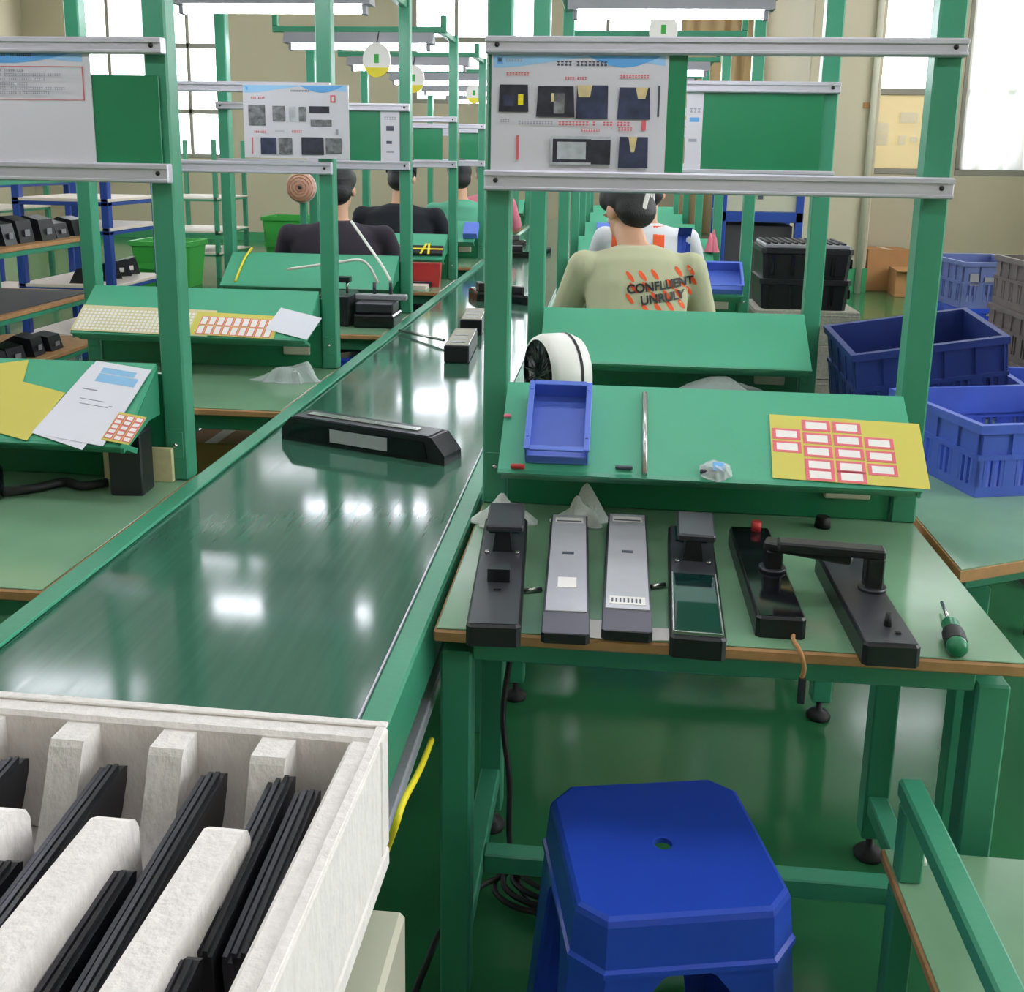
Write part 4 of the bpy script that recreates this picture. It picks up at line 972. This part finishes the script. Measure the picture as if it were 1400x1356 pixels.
# ------------------------------------------------------------------ crates
def crate_mesh(w, d, h, ns=9):
    """stacking crate: solid ribbed upper band, slotted lower walls, rims, floor"""
    b = B(); t = .010; a, c = w/2, d/2; zm = h*.55
    b.box(-a+t, a-t, -c+t, c-t, 0, .008)
    for z0, z1, e in ((0, h*.14, 0), (zm, h-.02, -.003), (h-.02, h, .006), (zm-.006, zm+.006, .003)):
        b.box(-a-e, a+e, -c-e, -c+t, z0, z1); b.box(-a-e, a+e, c-t, c+e, z0, z1); b.box(-a-e, -a+t, -c+t, c-t, z0, z1); b.box(a-t, a+e, -c+t, c-t, z0, z1)
    def run(L, f):
        n = max(6, int(L/.020))
        for i in range(n+1):
            u = -L/2+L*i/n; k = 4
            wd = .030 if i % k == 0 else .008
            f(max(-L/2, u-wd/2), min(L/2, u+wd/2), i % k == 0)
    def fx(p, q, rib):
        b.box(p, q, -c, -c+t*.7, h*.14, zm-.006); b.box(p, q, c-t*.7, c, h*.14, zm-.006)
        if rib: b.box((p+q)/2-.003, (p+q)/2+.003, -c-.003, -c, zm, h-.02); b.box((p+q)/2-.003, (p+q)/2+.003, c, c+.003, zm, h-.02)
    def fy(p, q, rib):
        b.box(-a, -a+t*.7, p, q, h*.14, zm-.006); b.box(a-t*.7, a, p, q, h*.14, zm-.006)
        if rib: b.box(-a-.003, -a, (p+q)/2-.003, (p+q)/2+.003, zm, h-.02); b.box(a, a+.003, (p+q)/2-.003, (p+q)/2+.003, zm, h-.02)
    run(w, fx); run(d, fy)
    return b
def crate(w, d, h, k, loc, rot, label, ns=9, group=None, logo=None):
    t = thing('plastic_crate', label, 'crate', loc, rot, group)
    crate_mesh(w, d, h, ns).build('body', k, t)
    if logo:
        for (x0, x1, z0, z1) in logo: B().box(x0*w, x1*w, -d/2-.003, -d/2, z0*h, z1*h).build('print', 'lampgrey', t)
    return t
# second table at the right with crates
rt = thing('side_table', 'green topped side table at an angle carrying blue crates', 'table', (0, 0, 0))
pl = [(.645, 1.79), (1.42, 2.185), (1.42, 3.2), (.645, 3.2)]
tp = B().prism(pl, 'z', .712, .733).build('tabletop', 'ply', rt)
B().prism([(.648, 1.796), (1.417, 2.189), (1.417, 3.197), (.648, 3.197)], 'z', .733, .7355).build('surface', 'top', tp)
for x, y in ((.70, 1.90), (1.34, 2.23), (1.34, 3.1), (.70, 3.1)): 
    o = B().box(x, x+.045, y, y+.045, .02, .66, .003).build('leg', 'green', rt); B().cyl((x+.022, y+.022, 0), (x+.022, y+.022, .02), .025, seg=12).build('foot', 'rubber', o)
ang = math.atan2(.395, .775)
B().box(0, .76, 0, .03, .66, .712, .002, M=Matrix.Translation((.69, 1.885, 0)) @ Matrix.Rotation(ang, 4, 'Z')).build('apron', 'green', rt)
B().box(.70, .73, 1.945, 3.1, .66, .712, .002).build('apron', 'green', rt)
zt = .736
crate(.50, .36, .165, 'crate', (1.0, 2.46, zt), (0, 0, R(16)), 'open blue slatted crate on side table beside yellow label sheet', 10)
crate(.40, .30, .23, 'crated', (.875, 2.93, zt+.034), (R(6), R(-9), R(2)), 'dark blue crate tipped up to one side behind green post', 9)
tag(B().box(-.06, .06, -.06, .06, 0, .062, .003).build('wood_block', 'card', loc=(.96, 2.93, zt)), 'wooden block propping up the tipped dark blue crate', 'block')
cb = crate(.32, .24, .15, 'crate', (1.26, 2.86, zt), (0, 0, R(-4)), 'small blue crate holding beige cardboard on side table', 8)
tag(B().prism([(-.14, 0), (.13, 0), (.02, .075)], 'y', -.003, .003).build('cardboard_sheet', 'card', loc=(1.26, 2.80, zt+.15), rot=(R(-50), 0, 0)), 'folded beige cardboard sheet lying over small blue crate', 'cardboard')
# tall stacks on the floor
zz = 0
for k, (h, key, lb) in enumerate(((.2, 'crated', 'bottom crate of the tall blue stack by khaki wall'), (.2, 'crated', 'second crate up in tall blue stack by khaki wall'), (.2, 'crateg', 'middle pale crate of tall blue stack'), (.21, 'blue', 'bright blue crate with white prints below the greyish top crate'), (.21, 'crateg', 'greyish blue top crate with printed logo on the tall stack'))):
    crate(.33, .46, h, key, (1.72, 5.0, zz), (0, 0, R(-3+2*k)), lb, 6, 'tall blue crate stack', logo=((-.4, -.28, .5, .75), (-.2, .15, .55, .68), (.3, .42, .6, .7)) if k == 4 else ((-.1, .15, .85, .93), (-.1, .06, .4, .56), (-.25, .1, .1, .22), (.32, .42, .1, .35)) if k == 3 else None)
    zz += h+.001
zz = 0
for k in range(6):
    crate(.50, .62, .185, 'crateb', (1.73, 3.80, zz), (0, 0, R((2, -2, 1, -1, 2, 0)[k])), 'brown grey slatted crate, ' + ('lowest', 'second up', 'third up', 'fourth up', 'fifth up', 'topmost')[k] + ' in the stack beside bright blue crates', 22, 'brown grey crate stack'); zz += .186
# black totes on grey foam blocks
zz = 0
for k in range(4):
    t = thing('grey_foam_block', ('bottom', 'second', 'third', 'top')[k] + ' grey foam tray of the stack under the black totes', 'foam tray', (1.0, 5.45, zz), (0, 0, R((0, 1, -1, 0)[k])), 'grey foam trays')
    B().box(-.26, .26, -.2, .2, 0, .178, .006).build('block', 'gfoam', t); B().box(-.262, .262, -.202, .202, .150, .158, .002).build('groove_band', 'gfoam', t); zz += .1785
for k in range(2):
    t = thing('black_tote', ('lower closed black tote on grey foam trays', 'upper black tote with striped silver lid on lower tote')[k], 'tote', (.98, 5.45, zz), (0, 0, 0), 'black totes')
    B().loft([rect_ring(.42, .36, .02, 0), rect_ring(.44, .38, .02, .125), rect_ring(.455, .395, .02, .13), rect_ring(.455, .395, .02, .155)]).build('body', 'black', t)
    for i in range(4): B().box(-.18+.1*i, -.16+.1*i, -.195, -.18, .02, .12, .002).build('rib', 'blackg', t)
    B().box(.21, .245, -.10, -.04, .05, .10, .004).build('latch', 'blackg', t); B().box(.2455, .2475, -.08, -.06, .065, .085).build('tag', 'lab', t)
    if k:
        B().box(-.21, .21, -.18, .18, .155, .175, .004).build('lid', 'lampgrey', t)
        for i in range(12): B().box(-.20+.034*i, -.183+.034*i, -.17, .17, .175, .185, .002, M=None).build('stripe', 'rubber', t)
    zz += .1555
# plastic bags on fourth right bench shelf
crumple('plastic_bag', 'pinkc', onz(1003, 330, .93)*0+Vector((.52, 4.52, 1.02)), .05, .045, .10, 31, 'pink and white plastic bag hanging by the post near black totes', 'bag', sharp=.7) if False else None
def bag(p, sx, sz, k, seed, label):
    o = crumple('plastic_bag', k, p, sx, sx*.7, sz, seed, label, 'bag', sharp=.8)
    return o
yb5 = RY[3]
for px, k_, sd_, sx_, sz_, lb in ((948, 'whitec', 41, .07, .10, 'white plastic bag on shelf end behind the olive shirt worker'), (974, 'pinkc', 42, .048, .17, 'tall pink plastic bag on shelf end beside the white bag')):
    p = ony(px, 330, 5.86); bag((p.x, 5.86, .946), sx_, sz_, k_, sd_, lb)
t = thing('parts_bin', '', 'bin'); bpy.data.objects.remove(t)
ua, va = shelf_uv(960, 405, XR, RY[2]); ub, vb = shelf_uv(1012, 405, XR, RY[2])
parts_bin(shelf_mat(XR, RY[2], (ua+ub)/2+.01, .01, .002), .16, .15, .05, 'bin', 'blue parts bin on shelf beside the olive shirt worker')
tag(B().box(-.05, .05, 0, .12, 0, .04, .003).build('blue_box', 'bin'), 'small blue box on shelf farther along the fan side row', 'box').matrix_world = shelf_mat(XR, RY[4], -.25, .05, .002)
tag(B().box(-.05, .05, 0, .12, 0, .05, .003).build('blue_box', 'bin'), 'small blue box on shelf in front of person in black', 'box').matrix_world = shelf_mat(XL, LY[4], .36, .03, .002)
# blue machine frame beyond
bf = thing('blue_machine', 'blue framed machine with cream panel beyond the black totes', 'machine', (1.15, 8.6, 0))
for x in (-.32, .28): 
    for y in (-.3, .3): B().box(x, x+.06, y, y+.06, 0, 1.25, .004).build('upright', 'blueframe', bf)
B().box(-.32, .34, -.3, .36, .98, 1.06, .004).build('beam', 'blueframe', bf); B().box(-.30, .32, -.28, .34, 1.06, 1.32, .006).build('cabinet', 'beige', bf); B().box(-.26, .28, -.2, .3, .35, .95, .006).build('dark_body', 'darkmat', bf); B().box(-.02, .02, -.285, -.28, 1.16, 1.24).build('display', 'txt', bf)
# cardboard boxes at the wall
for i, (x, w, d, h, y, lb) in enumerate(((3.18, .50, .45, .48, 12.4, 'tall brown cardboard box standing against the wall'), (3.42, .52, .45, .30, 11.85, 'open low cardboard box with white label before the tall box'))):
    t = thing('cardboard_box', lb, 'box', (x, y, 0), (0, 0, R(4-9*i))); B().box(-w/2, w/2, -d/2, d/2, 0, h, .004).build('body', 'card', t); B().box(-.03, .03, -d/2-.001, d/2, h, h+.001).build('tape', 'brackp', t)
    if i: B().box(-.05, .05, -d/2-.003, -d/2, .1, .2).build('label', 'lab', t); B().box(-w/2, w/2, -d/2-.1, -d/2, h-.01, h, .002).build('flap', 'card', t)
t = crumple('cloth_bundle', 'board', (3.5, 11.85, .302), .12, .1, .1, 51, 'dark green and black bundle lying on the low cardboard box', 'bundle', sharp=1.2)

# ------------------------------------------------------------------ racks on the left
def rack(name, label, x0, x1, y0, y1, zs, top, k, board_k, group=None):
    t = thing(name, label, 'rack', ((x0+x1)/2, (y0+y1)/2, 0), group=group); a, c = (x1-x0)/2, (y1-y0)/2
    for x in (-a, a-.05):
        for y in (-c, c-.05) + ((-.025,) if c > .8 else ()): B().box(x, x+.05, y, y+.05, 0, top, .004).build('upright', k, t)
    for z in zs:
        B().box(-a, a, -c, c, z-.045, z-.02, .003).build('shelf_frame', k, t); B().box(-a-.004, a+.004, -c, c, z-.02, z, .002).build('shelf_board', board_k, t)
    B().tube([(a, -c+.05, zs[0]+.05), (a, -c+.3, zs[1]-.1)], .006, 6).build('brace', 'steel', t)
    return t
rack('storage_rack', 'green rack with plywood shelves and dark parts at the left', -3.42, -2.78, 3.0, 5.32, (.16, .44, .70, 1.005, 1.335), 1.33, 'green', 'ply')
rr = random.Random(9)
for si, (z, n) in enumerate(((1.005, 11), (.70, 0), (.44, 9))):
    for i in range(n):
        y = 3.6+i*.165; tt = thing('moulded_case', 'black moulded part on ' + ('upper' if si == 0 else 'lower') + ' shelf of green rack', 'part', (-2.93-.03*rr.random(), y, z), (0, 0, R(rr.uniform(-8, 8))), 'black parts on green rack ' + str(si))
        hh = .07+.05*rr.random(); B().prism([(-.1, 0), (.1, 0), (.08, hh), (.0, hh*1.2), (-.08, hh*.7)], 'y', -.06, .06).build('shell', 'black', tt); B().box(.1, .102, -.02, .02, hh*.3, hh*.6).build('label', 'lampgrey', tt)
tag(B().box(-.29, .29, -1.1, 1.1, 0, .006, .002).build('grey_mat', 'darkmat', loc=(-3.1, 4.15, .7005)), 'dark grey mat covering middle shelf of green rack', 'mat')
rack('storage_rack', 'blue steel rack with pale boards behind green rack', -3.75, -3.12, 6.1, 6.85, (.30, .62, .98, 1.16), 1.75, 'blueframe', 'brackp')
rack('storage_rack', 'tall blue rack with pale shelves at far left', -5.2, -4.5, 6.6, 8.2, (.35, .80, 1.22), 1.6, 'blueframe', 'brackp')
rack('storage_rack', 'green rack with pale shelves by the khaki back wall', -5.4, -4.6, 11.6, 12.6, (.30, .55, .94, 1.35), 1.6, 'green', 'brackp')
rack('storage_rack', 'long green rack with pale shelves far behind the dark parts', -7.2, -6.3, 7.5, 11.0, (.45, .85, 1.25), 1.5, 'green', 'brackp')
for i in range(10):
    tt = thing('moulded_case', 'black moulded part on pale shelf of blue rack', 'part', (-3.35-.05*(i % 2), 6.2+.065*i, (.62, .30)[i % 2]), (0, 0, R(7*i)), 'black parts on blue rack'); B().prism([(-.1, 0), (.1, 0), (.07, .12), (-.05, .09)], 'y', -.03, .03).build('shell', 'black', tt); B().box(.02, .05, -.032, -.03, .03, .06).build('label', 'lab', tt)
gb = thing('green_bin', 'bright green plastic bin near khaki wall behind dark purple worker', 'bin', (-4.1, 12.8, 0)); B().loft([rect_ring(.52, .4, .03, 0), rect_ring(.62, .5, .03, .62), rect_ring(.66, .54, .03, .63), rect_ring(.66, .54, .03, .68), rect_ring(.6, .48, .03, .68), rect_ring(.5, .38, .03, .03)], True).build('body', 'fgreen', gb); B().box(-.28, .28, -.272, -.268, .3, .36).build('band', 'fgreen', gb)
gb = thing('green_bin', 'bright green bin below the pale racks near left bench post', 'bin', (-4.9, 10.9, 0)); B().loft([rect_ring(.58, .4, .03, 0), rect_ring(.66, .5, .03, .44), rect_ring(.7, .54, .03, .45), rect_ring(.7, .54, .03, .50), rect_ring(.64, .48, .03, .50), rect_ring(.54, .38, .03, .03)], True).build('body', 'fgreen', gb); B().box(-.28, .28, -.262, -.255, .2, .26).build('band', 'fgreen', gb)
